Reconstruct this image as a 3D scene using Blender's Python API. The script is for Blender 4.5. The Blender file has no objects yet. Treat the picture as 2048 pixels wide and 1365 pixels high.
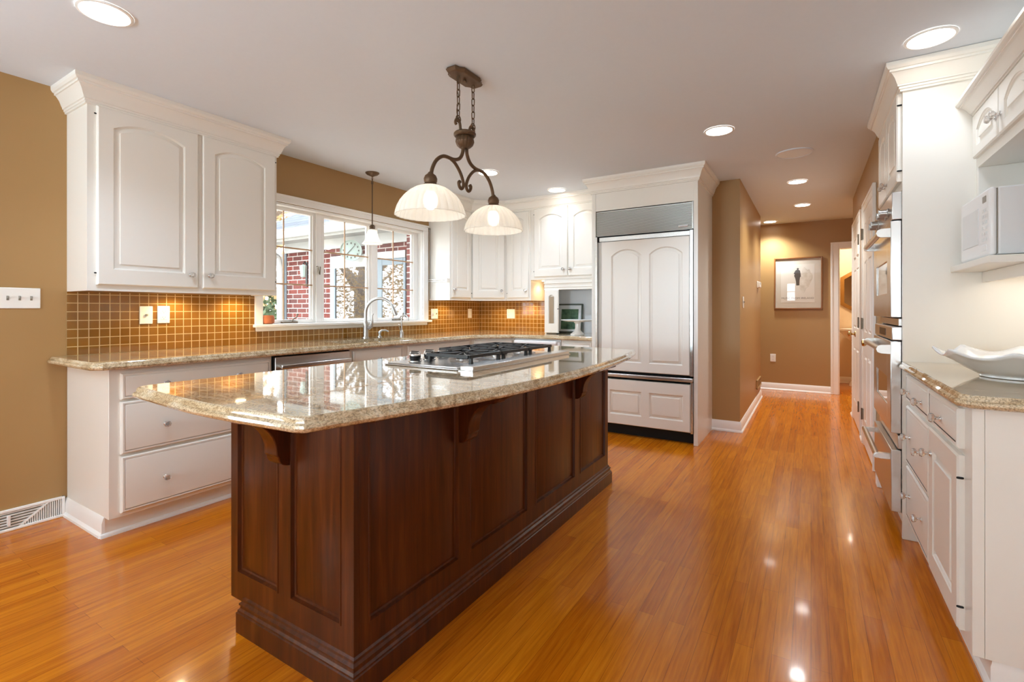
import bpy, bmesh, math, random
from mathutils import Vector, Matrix
R = random.Random(7)
PI = math.pi
SC = bpy.context.scene
COL = SC.collection

# ------------------------------------------------------------------ camera, world, exposure, large lights
def srgb(r, g, b):
    def f(c):
        c /= 255.0
        return c / 12.92 if c <= 0.04045 else ((c + 0.055) / 1.055) ** 2.4
    return (f(r), f(g), f(b), 1.0)

cam_d = bpy.data.cameras.new('camera')
cam = bpy.data.objects.new('camera', cam_d)
COL.objects.link(cam)
F_PX, HORIZON, V1 = 967.0, 620.0, 1622.0
cam_d.sensor_width = 36.0
cam_d.lens = 36.0 * F_PX / 2048.0
cam_d.shift_y = -(1365 / 2.0 - HORIZON) / 2048.0
cam_d.clip_start = 0.02
cam.location = (0, 0, 1.18)
cam.rotation_euler = (PI / 2, 0, math.atan((V1 - 1024) / F_PX))
SC.camera = cam

SC.view_settings.view_transform = 'Standard'
SC.view_settings.look = 'None'
SC.view_settings.gamma = 1.0
SC.view_settings.use_curve_mapping = False
SC.view_settings.exposure = 1.0
cy = SC.cycles
cy.use_denoising = True
cy.max_bounces = 9
cy.diffuse_bounces = 5
cy.glossy_bounces = 5
cy.transmission_bounces = 6
cy.transparent_max_bounces = 10
cy.sample_clamp_indirect = 6.0
cy.caustics_reflective = False
cy.caustics_refractive = False

world = bpy.data.worlds.new('sky')
SC.world = world
world.use_nodes = True
bg = world.node_tree.nodes['Background']
bg.inputs['Color'].default_value = (0.84, 0.93, 1.0, 1)
bg.inputs['Strength'].default_value = 5.0

def area_light(name, loc, direction, sx, sy, power, color):
    d = bpy.data.lights.new(name, 'AREA')
    d.shape = 'RECTANGLE'
    d.size, d.size_y = sx, sy
    d.energy = power
    d.color = color
    o = bpy.data.objects.new(name, d)
    COL.objects.link(o)
    o.location = loc
    o.rotation_euler = Vector(direction).to_track_quat('-Z', 'Y').to_euler()
    return o

# added daylight lamps outside the windows behind the camera, tilted up at the ceiling
area_light('daylight_dining_window', (-2.05, -3.5, 1.35), (0, 1, 2.6), 1.1, 1.1, 105, (0.70, 0.93, 1.06))
area_light('daylight_dining_window', (0.65, -3.5, 1.5), (0, 1, 0.6), 0.4, 1.0, 7, (0.80, 0.92, 1.0))
area_light('daylight_side_window', (-4.0, -1.5, 1.35), (1, 0, 2.6), 1.0, 1.1, 105, (0.70, 0.93, 1.06))

# ------------------------------------------------------------------ materials
def new_mat(name):
    m = bpy.data.materials.new(name)
    m.use_nodes = True
    nt = m.node_tree
    b = nt.nodes['Principled BSDF']
    return m, nt, b

def mat(name, col, rough=0.5, metal=0.0, spec=0.5, noise=0.0, nscale=8.0, emit=0.0, trans=0.0, coat=0.0):
    m, nt, b = new_mat(name)
    b.inputs['Base Color'].default_value = col
    b.inputs['Roughness'].default_value = rough
    b.inputs['Metallic'].default_value = metal
    b.inputs['Specular IOR Level'].default_value = spec
    b.inputs['Transmission Weight'].default_value = trans
    b.inputs['Coat Weight'].default_value = coat
    if emit:
        b.inputs['Emission Color'].default_value = col
        b.inputs['Emission Strength'].default_value = emit
    if noise:
        tc = nt.nodes.new('ShaderNodeTexCoord')
        nz = nt.nodes.new('ShaderNodeTexNoise')
        nz.inputs['Scale'].default_value = nscale
        nz.inputs['Detail'].default_value = 4
        nt.links.new(tc.outputs['Object'], nz.inputs['Vector'])
        mx = nt.nodes.new('ShaderNodeMix')
        mx.data_type = 'RGBA'
        mx.inputs[6].default_value = tuple(c * (1 - noise) for c in col[:3]) + (1,)
        mx.inputs[7].default_value = tuple(min(1, c * (1 + noise)) for c in col[:3]) + (1,)
        nt.links.new(nz.outputs['Fac'], mx.inputs[0])
        nt.links.new(mx.outputs[2], b.inputs['Base Color'])
    return m

def vec_swizzle(nt, order, scale=(1, 1, 1)):
    tc = nt.nodes.new('ShaderNodeTexCoord')
    sp = nt.nodes.new('ShaderNodeSeparateXYZ')
    cb = nt.nodes.new('ShaderNodeCombineXYZ')
    nt.links.new(tc.outputs['Object'], sp.inputs[0])
    for i, ax in enumerate(order):
        if ax is not None:
            nt.links.new(sp.outputs[ax], cb.inputs[i])
    mp = nt.nodes.new('ShaderNodeMapping')
    mp.inputs['Scale'].default_value = scale
    nt.links.new(cb.outputs[0], mp.inputs['Vector'])
    return mp.outputs[0]

def ramp(nt, stops):
    r = nt.nodes.new('ShaderNodeValToRGB')
    e = r.color_ramp.elements
    e[0].position, e[0].color = stops[0]
    e[1].position, e[1].color = stops[-1]
    for p, c in stops[1:-1]:
        n = e.new(p)
        n.color = c
    return r

def mixrgb(nt, fac, a, b, blend='MIX'):
    mx = nt.nodes.new('ShaderNodeMix')
    mx.data_type = 'RGBA'
    mx.blend_type = blend
    for s, v in ((0, fac), (6, a), (7, b)):
        if hasattr(v, 'default_value') or hasattr(v, 'is_output'):
            nt.links.new(v, mx.inputs[s])
        else:
            mx.inputs[s].default_value = v
    return mx.outputs[2]

def noise(nt, vec, scale, detail=4, rough=0.5, dist=0.0):
    n = nt.nodes.new('ShaderNodeTexNoise')
    n.inputs['Scale'].default_value = scale
    n.inputs['Detail'].default_value = detail
    n.inputs['Roughness'].default_value = rough
    n.inputs['Distortion'].default_value = dist
    nt.links.new(vec, n.inputs['Vector'])
    return n.outputs['Fac']

def brick_node(nt, vec, w, h, mortar, c1, c2, cm, offset=0.5, smooth=0.1, bias=0.0):
    b = nt.nodes.new('ShaderNodeTexBrick')
    b.inputs['Scale'].default_value = 1.0
    b.inputs['Brick Width'].default_value = w
    b.inputs['Row Height'].default_value = h
    b.inputs['Mortar Size'].default_value = mortar
    b.inputs['Mortar Smooth'].default_value = smooth
    b.inputs['Bias'].default_value = bias
    b.inputs['Color1'].default_value = c1
    b.inputs['Color2'].default_value = c2
    b.inputs['Mortar'].default_value = cm
    b.offset = offset
    b.offset_frequency = 2
    b.squash = 1.0
    nt.links.new(vec, b.inputs['Vector'])
    return b

def bump(nt, b, height, strength=0.3, dist=0.002, invert=False):
    n = nt.nodes.new('ShaderNodeBump')
    n.inputs['Strength'].default_value = strength
    n.inputs['Distance'].default_value = dist
    n.invert = invert
    nt.links.new(height, n.inputs['Height'])
    nt.links.new(n.outputs[0], b.inputs['Normal'])

def floor_mat():
    m, nt, b = new_mat('oak_strip_floor')
    v = vec_swizzle(nt, (1, 0, None))
    br = brick_node(nt, v, 1.15, 0.0572, 0.0007, srgb(172, 98, 32), srgb(204, 134, 56), srgb(86, 44, 16), 0.37, 0.0)
    v2 = vec_swizzle(nt, (1, 0, 2), (1.3, 26, 1))
    g = noise(nt, v2, 2.6, 4, 0.55, 0.7)
    rg = ramp(nt, [(0.28, srgb(124, 64, 20)), (0.5, srgb(194, 120, 40)), (0.72, srgb(222, 154, 78))])
    nt.links.new(g, rg.inputs[0])
    c = mixrgb(nt, 0.36, br.outputs['Color'], rg.outputs[0])
    v3 = vec_swizzle(nt, (1, 0, 2), (4, 52, 1))
    g3 = noise(nt, v3, 2.0, 2)
    r3 = ramp(nt, [(0.35, (0.72, 0.66, 0.6, 1)), (0.6, (1, 1, 1, 1))])
    nt.links.new(g3, r3.inputs[0])
    c = mixrgb(nt, 0.3, c, r3.outputs[0], 'MULTIPLY')
    c = mixrgb(nt, 1.0, c, (1.09, 0.87, 0.16, 1), 'MULTIPLY')
    nt.links.new(c, b.inputs['Base Color'])
    b.inputs['Roughness'].default_value = 0.2
    b.inputs['Specular IOR Level'].default_value = 0.35
    b.inputs['Coat Weight'].default_value = 0.22
    b.inputs['Coat Roughness'].default_value = 0.06
    tc = nt.nodes.new('ShaderNodeTexCoord')
    w = noise(nt, tc.outputs['Object'], 7.0, 2)
    bump(nt, b, w, 0.07, 0.004)
    return m

def granite_mat():
    m, nt, b = new_mat('beige_brown_granite')
    v = vec_swizzle(nt, (0, 1, 2), (1.1, 4.4, 4.4))
    g1 = noise(nt, v, 5.0, 7, 0.66, 1.1)
    r1 = ramp(nt, [(0.30, srgb(142, 114, 82)), (0.44, srgb(202, 176, 138)), (0.56, srgb(224, 204, 170)), (0.72, srgb(236, 224, 202))])
    nt.links.new(g1, r1.inputs[0])
    v2 = vec_swizzle(nt, (0, 1, 2), (1.6, 1.0, 1.6))
    g2 = noise(nt, v2, 130, 6, 0.72)
    r2 = ramp(nt, [(0.37, srgb(40, 32, 28)), (0.45, srgb(160, 136, 110)), (0.53, (1, 1, 1, 1))])
    nt.links.new(g2, r2.inputs[0])
    c = mixrgb(nt, 0.55, r1.outputs[0], r2.outputs[0], 'MULTIPLY')
    g4 = noise(nt, v, 16, 6, 0.6, 0.6)
    r4 = ramp(nt, [(0.58, (0, 0, 0, 1)), (0.68, (1, 1, 1, 1))])
    nt.links.new(g4, r4.inputs[0])
    g3 = noise(nt, v2, 60, 4, 0.6)
    r3 = ramp(nt, [(0.52, (0, 0, 0, 1)), (0.60, (1, 1, 1, 1))])
    nt.links.new(g3, r3.inputs[0])
    mk = mixrgb(nt, 1.0, r4.outputs[0], r3.outputs[0], 'MULTIPLY')
    c = mixrgb(nt, mk, c, srgb(88, 66, 50))
    nt.links.new(c, b.inputs['Base Color'])
    b.inputs['Roughness'].default_value = 0.05
    b.inputs['Specular IOR Level'].default_value = 0.6
    b.inputs['Coat Weight'].default_value = 0.5
    b.inputs['Coat Roughness'].default_value = 0.015
    return m

def tile_mat(name, order):
    m, nt, b = new_mat(name)
    v = vec_swizzle(nt, order)
    br = brick_node(nt, v, 0.0508, 0.0508, 0.0022, srgb(134, 90, 32), srgb(148, 101, 40), srgb(216, 186, 132), 0.0, 0.15)
    nz = noise(nt, v, 9.0, 3)
    rr = ramp(nt, [(0.3, (0.86, 0.84, 0.8, 1)), (0.7, (1, 1, 1, 1))])
    nt.links.new(nz, rr.inputs[0])
    c = mixrgb(nt, 0.6, br.outputs['Color'], rr.outputs[0], 'MULTIPLY')
    nt.links.new(c, b.inputs['Base Color'])
    rm = ramp(nt, [(0.0, (0.06, 0.06, 0.06, 1)), (1.0, (0.6, 0.6, 0.6, 1))])
    nt.links.new(br.outputs['Fac'], rm.inputs[0])
    nt.links.new(rm.outputs[0], b.inputs['Roughness'])
    w = noise(nt, v, 22.0, 2)
    add = nt.nodes.new('ShaderNodeMath')
    add.operation = 'MULTIPLY_ADD'
    nt.links.new(w, add.inputs[0])
    add.inputs[1].default_value = 0.35
    mu = nt.nodes.new('ShaderNodeMath')
    mu.operation = 'MULTIPLY'
    mu.inputs[1].default_value = -1.0
    nt.links.new(br.outputs['Fac'], mu.inputs[0])
    nt.links.new(mu.outputs[0], add.inputs[2])
    bump(nt, b, add.outputs[0], 0.5, 0.002)
    return m

def dark_wood_mat():
    m, nt, b = new_mat('espresso_stained_wood')
    v = vec_swizzle(nt, (0, 1, 2), (14, 14, 1.0))
    g = noise(nt, v, 2.6, 6, 0.6, 0.4)
    r = ramp(nt, [(0.3, srgb(54, 21, 5)), (0.55, srgb(78, 34, 9)), (0.75, srgb(102, 52, 18))])
    nt.links.new(g, r.inputs[0])
    nt.links.new(r.outputs[0], b.inputs['Base Color'])
    b.inputs['Roughness'].default_value = 0.28
    b.inputs['Specular IOR Level'].default_value = 0.35
    return m

def brick_mat():
    m, nt, b = new_mat('red_house_brick')
    v = vec_swizzle(nt, (0, 2, None))
    br = brick_node(nt, v, 0.205, 0.0667, 0.0055, srgb(112, 46, 36), srgb(82, 42, 38), srgb(176, 172, 166), 0.5, 0.05)
    n = noise(nt, v, 40, 3)
    rr = ramp(nt, [(0.3, (0.7, 0.7, 0.7, 1)), (0.7, (1.1, 1.1, 1.1, 1))])
    nt.links.new(n, rr.inputs[0])
    c = mixrgb(nt, 0.6, br.outputs['Color'], rr.outputs[0], 'MULTIPLY')
    nt.links.new(c, b.inputs['Base Color'])
    b.inputs['Roughness'].default_value = 0.85
    return m

def shingle_mat():
    m, nt, b = new_mat('grey_asphalt_shingle')
    v = vec_swizzle(nt, (0, 1, None))
    br = brick_node(nt, v, 0.3, 0.13, 0.008, srgb(58, 62, 70), srgb(80, 84, 92), srgb(32, 34, 38), 0.5, 0.1)
    nt.links.new(br.outputs['Color'], b.inputs['Base Color'])
    b.inputs['Roughness'].default_value = 0.9
    return m

def clear_glass(name, refl=0.12, tint=(1, 1, 1, 1)):
    m = bpy.data.materials.new(name)
    m.use_nodes = True
    nt = m.node_tree
    nt.nodes.remove(nt.nodes['Principled BSDF'])
    out = nt.nodes['Material Output']
    t = nt.nodes.new('ShaderNodeBsdfTransparent')
    t.inputs[0].default_value = tint
    g = nt.nodes.new('ShaderNodeBsdfGlossy')
    g.inputs['Roughness'].default_value = 0.01
    lw = nt.nodes.new('ShaderNodeLayerWeight')
    lw.inputs['Blend'].default_value = 0.5
    pw = nt.nodes.new('ShaderNodeMath')
    pw.operation = 'POWER'
    pw.inputs[1].default_value = 5.0
    nt.links.new(lw.outputs['Facing'], pw.inputs[0])
    fr = nt.nodes.new('ShaderNodeMath')
    fr.operation = 'MULTIPLY_ADD'
    fr.inputs[1].default_value = 0.96
    fr.inputs[2].default_value = 0.04
    nt.links.new(pw.outputs[0], fr.inputs[0])
    mx = nt.nodes.new('ShaderNodeMixShader')
    nt.links.new(fr.outputs[0], mx.inputs[0])
    nt.links.new(t.outputs[0], mx.inputs[1])
    nt.links.new(g.outputs[0], mx.inputs[2])
    nt.links.new(mx.outputs[0], out.inputs['Surface'])
    return m

def shade_mat():
    # pressed frosted glass: lets the bulb glow through, keeps a gloss
    m = bpy.data.materials.new('frosted_ribbed_glass')
    m.use_nodes = True
    nt = m.node_tree
    b = nt.nodes['Principled BSDF']
    b.inputs['Base Color'].default_value = (0.86, 0.85, 0.82, 1)
    b.inputs['Roughness'].default_value = 0.25
    out = nt.nodes['Material Output']
    tl = nt.nodes.new('ShaderNodeBsdfTranslucent')
    tl.inputs[0].default_value = (0.92, 0.90, 0.86, 1)
    tp = nt.nodes.new('ShaderNodeBsdfTransparent')
    tp.inputs[0].default_value = (0.97, 0.95, 0.92, 1)
    m1 = nt.nodes.new('ShaderNodeMixShader')
    m1.inputs[0].default_value = 0.38
    nt.links.new(tl.outputs[0], m1.inputs[1])
    nt.links.new(tp.outputs[0], m1.inputs[2])
    m2 = nt.nodes.new('ShaderNodeMixShader')
    m2.inputs[0].default_value = 0.62
    nt.links.new(b.outputs[0], m2.inputs[1])
    nt.links.new(m1.outputs[0], m2.inputs[2])
    nt.links.new(m2.outputs[0], out.inputs['Surface'])
    return m

def print_mat(name, a, b_, scale):
    m, nt, b = new_mat(name)
    tc = nt.nodes.new('ShaderNodeTexCoord')
    n = noise(nt, tc.outputs['Object'], scale, 6, 0.65)
    r = ramp(nt, [(0.35, a), (0.65, b_)])
    nt.links.new(n, r.inputs[0])
    nt.links.new(r.outputs[0], b.inputs['Base Color'])
    b.inputs['Roughness'].default_value = 0.7
    return m

M = {}
M['floor'] = floor_mat()
M['granite'] = granite_mat()
M['tile_yz'] = tile_mat('amber_glazed_tile_side', (1, 2, None))
M['tile_xz'] = tile_mat('amber_glazed_tile_back', (0, 2, None))
M['wood'] = dark_wood_mat()
M['brick'] = brick_mat()
M['shingle'] = shingle_mat()
M['paint'] = mat('tan_brown_wall_paint', srgb(171, 134, 86), 0.42, noise=0.03, nscale=3, spec=0.4)
M['ceil'] = mat('ceiling_white_paint', srgb(219, 224, 231), 0.8, noise=0.015, nscale=40)
M['white'] = mat('cream_cabinet_paint', srgb(236, 231, 222), 0.3, noise=0.012, nscale=2)
M['trim'] = mat('white_trim_paint', srgb(245, 243, 239), 0.35, noise=0.012, nscale=2)
M['cream_wall'] = mat('pale_cream_wall_paint', srgb(228, 208, 176), 0.6, noise=0.02, nscale=3)
M['niche'] = mat('pale_grey_panel', srgb(226, 229, 233), 0.4, noise=0.01)
M['steel'] = mat('brushed_stainless_steel', (0.64, 0.62, 0.59, 1), 0.32, 1.0, noise=0.04, nscale=60)
M['grille'] = mat('grille_steel', (0.40, 0.385, 0.36, 1), 0.32, 1.0)
M['steel_light'] = mat('satin_stainless_steel', (0.66, 0.65, 0.63, 1), 0.27, 1.0)
M['grille'] = mat('grille_steel', (0.36, 0.345, 0.32, 1), 0.35, 1.0)
M['nickel'] = mat('brushed_nickel', (0.47, 0.46, 0.44, 1), 0.3, 1.0)
M['chrome'] = mat('chrome_metal', (0.8, 0.8, 0.8, 1), 0.08, 1.0)
M['iron'] = mat('black_cast_iron', srgb(34, 33, 33), 0.45, noise=0.1, nscale=80)
M['black'] = mat('black_enamel', srgb(16, 16, 17), 0.3)
M['dark'] = mat('dark_void', srgb(14, 13, 13), 0.7)
M['bronze'] = mat('aged_bronze_metal', srgb(98, 74, 52), 0.45, 0.5, noise=0.25, nscale=35)
M['brass'] = mat('polished_brass', srgb(190, 158, 104), 0.2, 1.0)
M['hinge'] = mat('pewter_hinge', srgb(132, 122, 108), 0.35, 0.9)
M['shade'] = shade_mat()
M['bulb'] = mat('lamp_bulb_glow', (1.0, 0.92, 0.80, 1), 0.4, emit=7.0)
M['can_glow'] = mat('recessed_lamp_glow', (1.0, 0.93, 0.84, 1), 0.4, emit=9.0)
M['puck_glow'] = mat('puck_lamp_glow', (1.0, 0.8, 0.5, 1), 0.4, emit=6.0)
M['shelf_glow'] = mat('shelf_lamp_glow', (1.0, 0.9, 0.76, 1), 0.4, emit=1.6)
M['crystal'] = mat('cut_crystal', (0.95, 0.93, 0.9, 1), 0.03, 0, 1.0, trans=0.75)
M['plate'] = mat('white_plastic_plate', srgb(240, 236, 228), 0.35)
M['plate_grey'] = mat('grey_plastic_insert', srgb(150, 142, 130), 0.4)
M['plastic'] = mat('white_appliance_plastic', srgb(240, 240, 241), 0.28)
M['plastic_grey'] = mat('pale_grey_plastic', srgb(226, 227, 228), 0.3)
M['ceramic'] = mat('white_glazed_ceramic', srgb(240, 240, 240), 0.12, coat=0.4)
M['glass'] = clear_glass('clear_window_glass')
M['oven_glass'] = mat('smoked_oven_glass', srgb(58, 46, 38), 0.03, 0.0, 1.0, coat=1.0)
M['house_glass'] = mat('dark_reflecting_glass', (0.02, 0.022, 0.025, 1), 0.02, 0.0, 1.0, coat=1.0)
M['house_glass'].node_tree.nodes['Principled BSDF'].inputs['IOR'].default_value = 2.6
M['fluted'] = mat('fluted_frosted_glass', srgb(176, 156, 130), 0.12, 0, 0.8)
M['muntin'] = mat('tan_wood_muntin', srgb(186, 150, 116), 0.45, noise=0.1, nscale=12)
M['frame_oak'] = mat('oak_picture_frame', srgb(138, 88, 42), 0.35, noise=0.15, nscale=14)
M['gold'] = mat('gold_leaf_frame', srgb(176, 128, 62), 0.35, 0.5)
M['mirror'] = mat('mirror_glass', (0.8, 0.8, 0.8, 1), 0.02, 1.0)
M['mat_board'] = mat('pale_mat_board', srgb(226, 218, 204), 0.7)
M['paper'] = mat('poster_paper', srgb(240, 234, 224), 0.6)
M['ink'] = mat('dark_grey_ink', srgb(84, 78, 74), 0.7)
M['ink_pale'] = mat('grey_lettering_ink', srgb(136, 128, 120), 0.7)
M['smudge'] = print_mat('tan_ink_wash', srgb(206, 194, 176), srgb(238, 231, 220), 14)
M['green_print'] = print_mat('green_woodland_print', srgb(44, 76, 58), srgb(96, 128, 98), 18)
M['frame_dark'] = mat('dark_green_frame', srgb(70, 78, 66), 0.4)
M['terracotta'] = mat('terracotta_clay', srgb(196, 116, 76), 0.7, noise=0.1, nscale=12)
M['vinyl'] = mat('white_vinyl_trim', srgb(176, 178, 177), 0.5)
M['soffit'] = mat('grey_vented_soffit', srgb(148, 148, 148), 0.6)
M['bluegrey'] = mat('blue_grey_storm_frame', srgb(110, 122, 130), 0.4)
M['mint'] = mat('pale_mint_dial', srgb(150, 166, 160), 0.4)
M['leaf_green'] = mat('evergreen_foliage', srgb(72, 90, 56), 0.7, noise=0.4, nscale=5)
M['leaf_gold'] = mat('golden_autumn_foliage', srgb(150, 124, 82), 0.7, noise=0.35, nscale=4)
M['bark'] = mat('grey_brown_bark', srgb(104, 88, 74), 0.9, noise=0.2, nscale=9)
M['grass'] = mat('pale_bounce_ground', srgb(196, 190, 178), 0.95, noise=0.3, nscale=3)  # lawn colour lightened so the ground bounces daylight up to the ceiling

# ------------------------------------------------------------------ mesh builder
class MB:
    def __init__(s):
        s.v, s.f, s.m = [], [], []
        s.mi = 0

    def add(s, verts, faces):
        o = len(s.v)
        s.v += [tuple(p) for p in verts]
        for f in faces:
            s.f.append(tuple(i + o for i in f))
            s.m.append(s.mi)
        return s

    def box(s, x0, x1, y0, y1, z0, z1):
        v = [(x, y, z) for x in (x0, x1) for y in (y0, y1) for z in (z0, z1)]
        return s.add(v, [(0, 1, 3, 2), (4, 6, 7, 5), (0, 4, 5, 1), (2, 3, 7, 6), (0, 2, 6, 4), (1, 5, 7, 3)])

    def fbox(s, F, u0, u1, v0, v1, n0, n1):
        v = [F(u, w, n) for u in (u0, u1) for w in (v0, v1) for n in (n0, n1)]
        return s.add(v, [(0, 1, 3, 2), (4, 6, 7, 5), (0, 4, 5, 1), (2, 3, 7, 6), (0, 2, 6, 4), (1, 5, 7, 3)])

    def prism(s, pts, fn, a0, a1):
        """pts: 2D outline; fn(p, a) -> 3D; extruded a0..a1"""
        n = len(pts)
        v = [fn(p, a0) for p in pts] + [fn(p, a1) for p in pts]
        f = [(i, (i + 1) % n, n + (i + 1) % n, n + i) for i in range(n)]
        return s.add(v, f + [tuple(range(n))[::-1], tuple(range(n, 2 * n))])

    def tube(s, pts, r, n=10, closed=False):
        P = [Vector(p) for p in pts]
        k = len(P)
        rs = r if isinstance(r, (list, tuple)) else [r] * k
        v, f = [], []
        up = None
        for i in range(k):
            if closed:
                t = P[(i + 1) % k] - P[i - 1]
            else:
                t = P[min(i + 1, k - 1)] - P[max(i - 1, 0)]
            t.normalize()
            if up is None:
                up = t.orthogonal().normalized()
            up = up - t * up.dot(t)
            if up.length < 1e-6:
                up = t.orthogonal()
            up.normalize()
            w = t.cross(up)
            for j in range(n):
                a = 2 * PI * j / n
                v.append(P[i] + (up * math.cos(a) + w * math.sin(a)) * rs[i])
        for i in range(k if closed else k - 1):
            for j in range(n):
                a, b = i * n + j, i * n + (j + 1) % n
                c, d = ((i + 1) % k) * n + (j + 1) % n, ((i + 1) % k) * n + j
                f.append((a, b, c, d))
        if not closed:
            f += [tuple(range(n))[::-1], tuple(range((k - 1) * n, k * n))]
        return s.add(v, f)

    def lathe(s, prof, c=(0, 0, 0), n=24, axis='z', flute=0, fa=0.0, cap=True, crisp=False):
        v, f = [], []
        k = len(prof)
        for i, (r, h) in enumerate(prof):
            for j in range(n):
                a = 2 * PI * j / n
                rr = r * (1 + ((fa * (abs(math.cos(flute * a / 2)) - 0.6) if crisp else fa * math.cos(flute * a)) if flute else 0))
                p = (rr * math.cos(a), rr * math.sin(a), h)
                if axis == 'x':
                    p = (p[2], p[0], p[1])
                elif axis == 'y':
                    p = (p[0], p[2], p[1])
                v.append((p[0] + c[0], p[1] + c[1], p[2] + c[2]))
        for i in range(k - 1):
            for j in range(n):
                f.append((i * n + j, i * n + (j + 1) % n, (i + 1) * n + (j + 1) % n, (i + 1) * n + j))
        if cap:
            f += [tuple(range(n))[::-1], tuple(range((k - 1) * n, k * n))]
        return s.add(v, f)

    def sweep(s, prof, path, closed=False):
        """prof: (out, z) outline (closed); path: XY polyline, outward = right of travel; mitred"""
        P = [Vector((p[0], p[1])) for p in path]
        k, n = len(P), len(prof)
        nr = []
        m = k if closed else k - 1
        for i in range(m):
            d = (P[(i + 1) % k] - P[i]).normalized()
            nr.append(Vector((d.y, -d.x)))
        v = []
        for i in range(k):
            if closed:
                a, b = nr[i - 1], nr[i]
            else:
                a, b = nr[max(i - 1, 0)], nr[min(i, m - 1)]
            q = (a + b)
            q = q / max(1e-6, q.dot(a) if q.dot(a) > 0.05 else 0.05)
            for (o, z) in prof:
                v.append((P[i].x + q.x * o, P[i].y + q.y * o, z))
        f = []
        for i in range(m):
            for j in range(n):
                a, b = i * n + j, i * n + (j + 1) % n
                i2 = (i + 1) % k
                f.append((a, b, i2 * n + (j + 1) % n, i2 * n + j))
        if not closed:
            f += [tuple(range(n))[::-1], tuple(range((k - 1) * n, k * n))]
        return s.add(v, f)

    def sphere(s, c, r, n=14, m=8, sz=1.0):
        pr = [(max(1e-4, r * math.sin(PI * i / m)), -r * sz * math.cos(PI * i / m)) for i in range(m + 1)]
        return s.lathe(pr, c, n)

    def mesh(s, name, mats, angle=35, recalc=True):
        me = bpy.data.meshes.new(name)
        me.from_pydata(s.v, [], s.f)
        for m in mats:
            me.materials.append(m)
        if len(mats) > 1:
            me.polygons.foreach_set('material_index', s.m)
        if recalc:
            b = bmesh.new()
            b.from_mesh(me)
            bmesh.ops.recalc_face_normals(b, faces=b.faces)
            b.to_mesh(me)
            b.free()
        me.shade_smooth()
        me.set_sharp_from_angle(angle=math.radians(angle))
        me.update()
        return me

def mats_of(m):
    return [M[k] for k in (m if isinstance(m, (list, tuple)) else [m])]

def obj(name, mb, m, parent=None, bevel=0.0, angle=35, label=None, recalc=True, solid=0.0):
    me = mb if isinstance(mb, bpy.types.Mesh) else mb.mesh(name, mats_of(m), angle, recalc)
    o = bpy.data.objects.new(name, me)
    COL.objects.link(o)
    if parent is not None:
        o.parent = parent
        o.matrix_parent_inverse = Matrix.Translation(-Vector(abs_loc(parent)))
    if solid:
        md = o.modifiers.new('thickness', 'SOLIDIFY')
        md.thickness = solid
        md.offset = 0
    if bevel:
        md = o.modifiers.new('soft_edges', 'BEVEL')
        md.width = bevel
        md.segments = 2
        md.limit_method = 'ANGLE'
        md.angle_limit = math.radians(40)
    if label:
        o['label'] = label
    return o

def abs_loc(o):
    return o.get('_base', (0, 0, 0)) if o.type == 'EMPTY' else o.location

def tag(o, label, cat, group=None):
    o['label'] = label
    o['category'] = cat
    if group:
        o['group'] = group
    return o

BASES = {}
def thing(name, label, cat, loc=(0, 0, 0), group=None):
    o = bpy.data.objects.new(name, None)
    o.empty_display_size = 0.05
    COL.objects.link(o)
    o.location = loc
    BASES[o.name] = tuple(loc)
    return tag(o, label, cat, group)

def abs_loc(o):
    return BASES.get(o.name, tuple(o.location))

def struct(name, mb, m, parent=None, bevel=0.0):
    o = obj(name, mb, m, parent, bevel)
    if parent is None:
        o['kind'] = 'structure'
    return o

def struct_root(name, loc=(0, 0, 0)):
    o = bpy.data.objects.new(name, None)
    o.empty_display_size = 0.05
    COL.objects.link(o)
    o.location = loc
    BASES[o.name] = tuple(loc)
    o['kind'] = 'structure'
    return o

def frame(O, U, N):
    O, U, N = Vector(O), Vector(U), Vector(N)
    Z = Vector((0, 0, 1))
    return lambda u, v, n: O + U * u + Z * v + N * n

RAISED = [(0, 0), (0.002, -0.004), (0.006, -0.006), (0.009, -0.011), (0.015, -0.011), (0.031, -0.006), (0.033, -0.001)]
RECESS = [(0, 0), (0.002, 0.003), (0.007, 0.003), (0.011, -0.009), (0.017, -0.011), (0.036, -0.0055)]

def outline(u0, u1, v0, v1, rise, d, N=14):
    u0, u1, v0 = u0 + d, u1 - d, v0 + d
    if rise <= 0:
        return [(u0, v0), (u1, v0), (u1, v1 - d), (u0, v1 - d)]
    hw = (u1 - u0) / 2 + d
    Rr = (hw * hw + rise * rise) / (2 * rise)
    uc, vc = (u0 + u1) / 2, v1 - Rr
    r = Rr - d
    a = math.asin(min(1, (hw - d) / r))
    pts = [(u0, v0), (u1, v0)]
    for i in range(N + 1):
        t = a - 2 * a * i / N
        pts.append((uc + r * math.sin(t), vc + r * math.cos(t)))
    return pts

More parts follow.
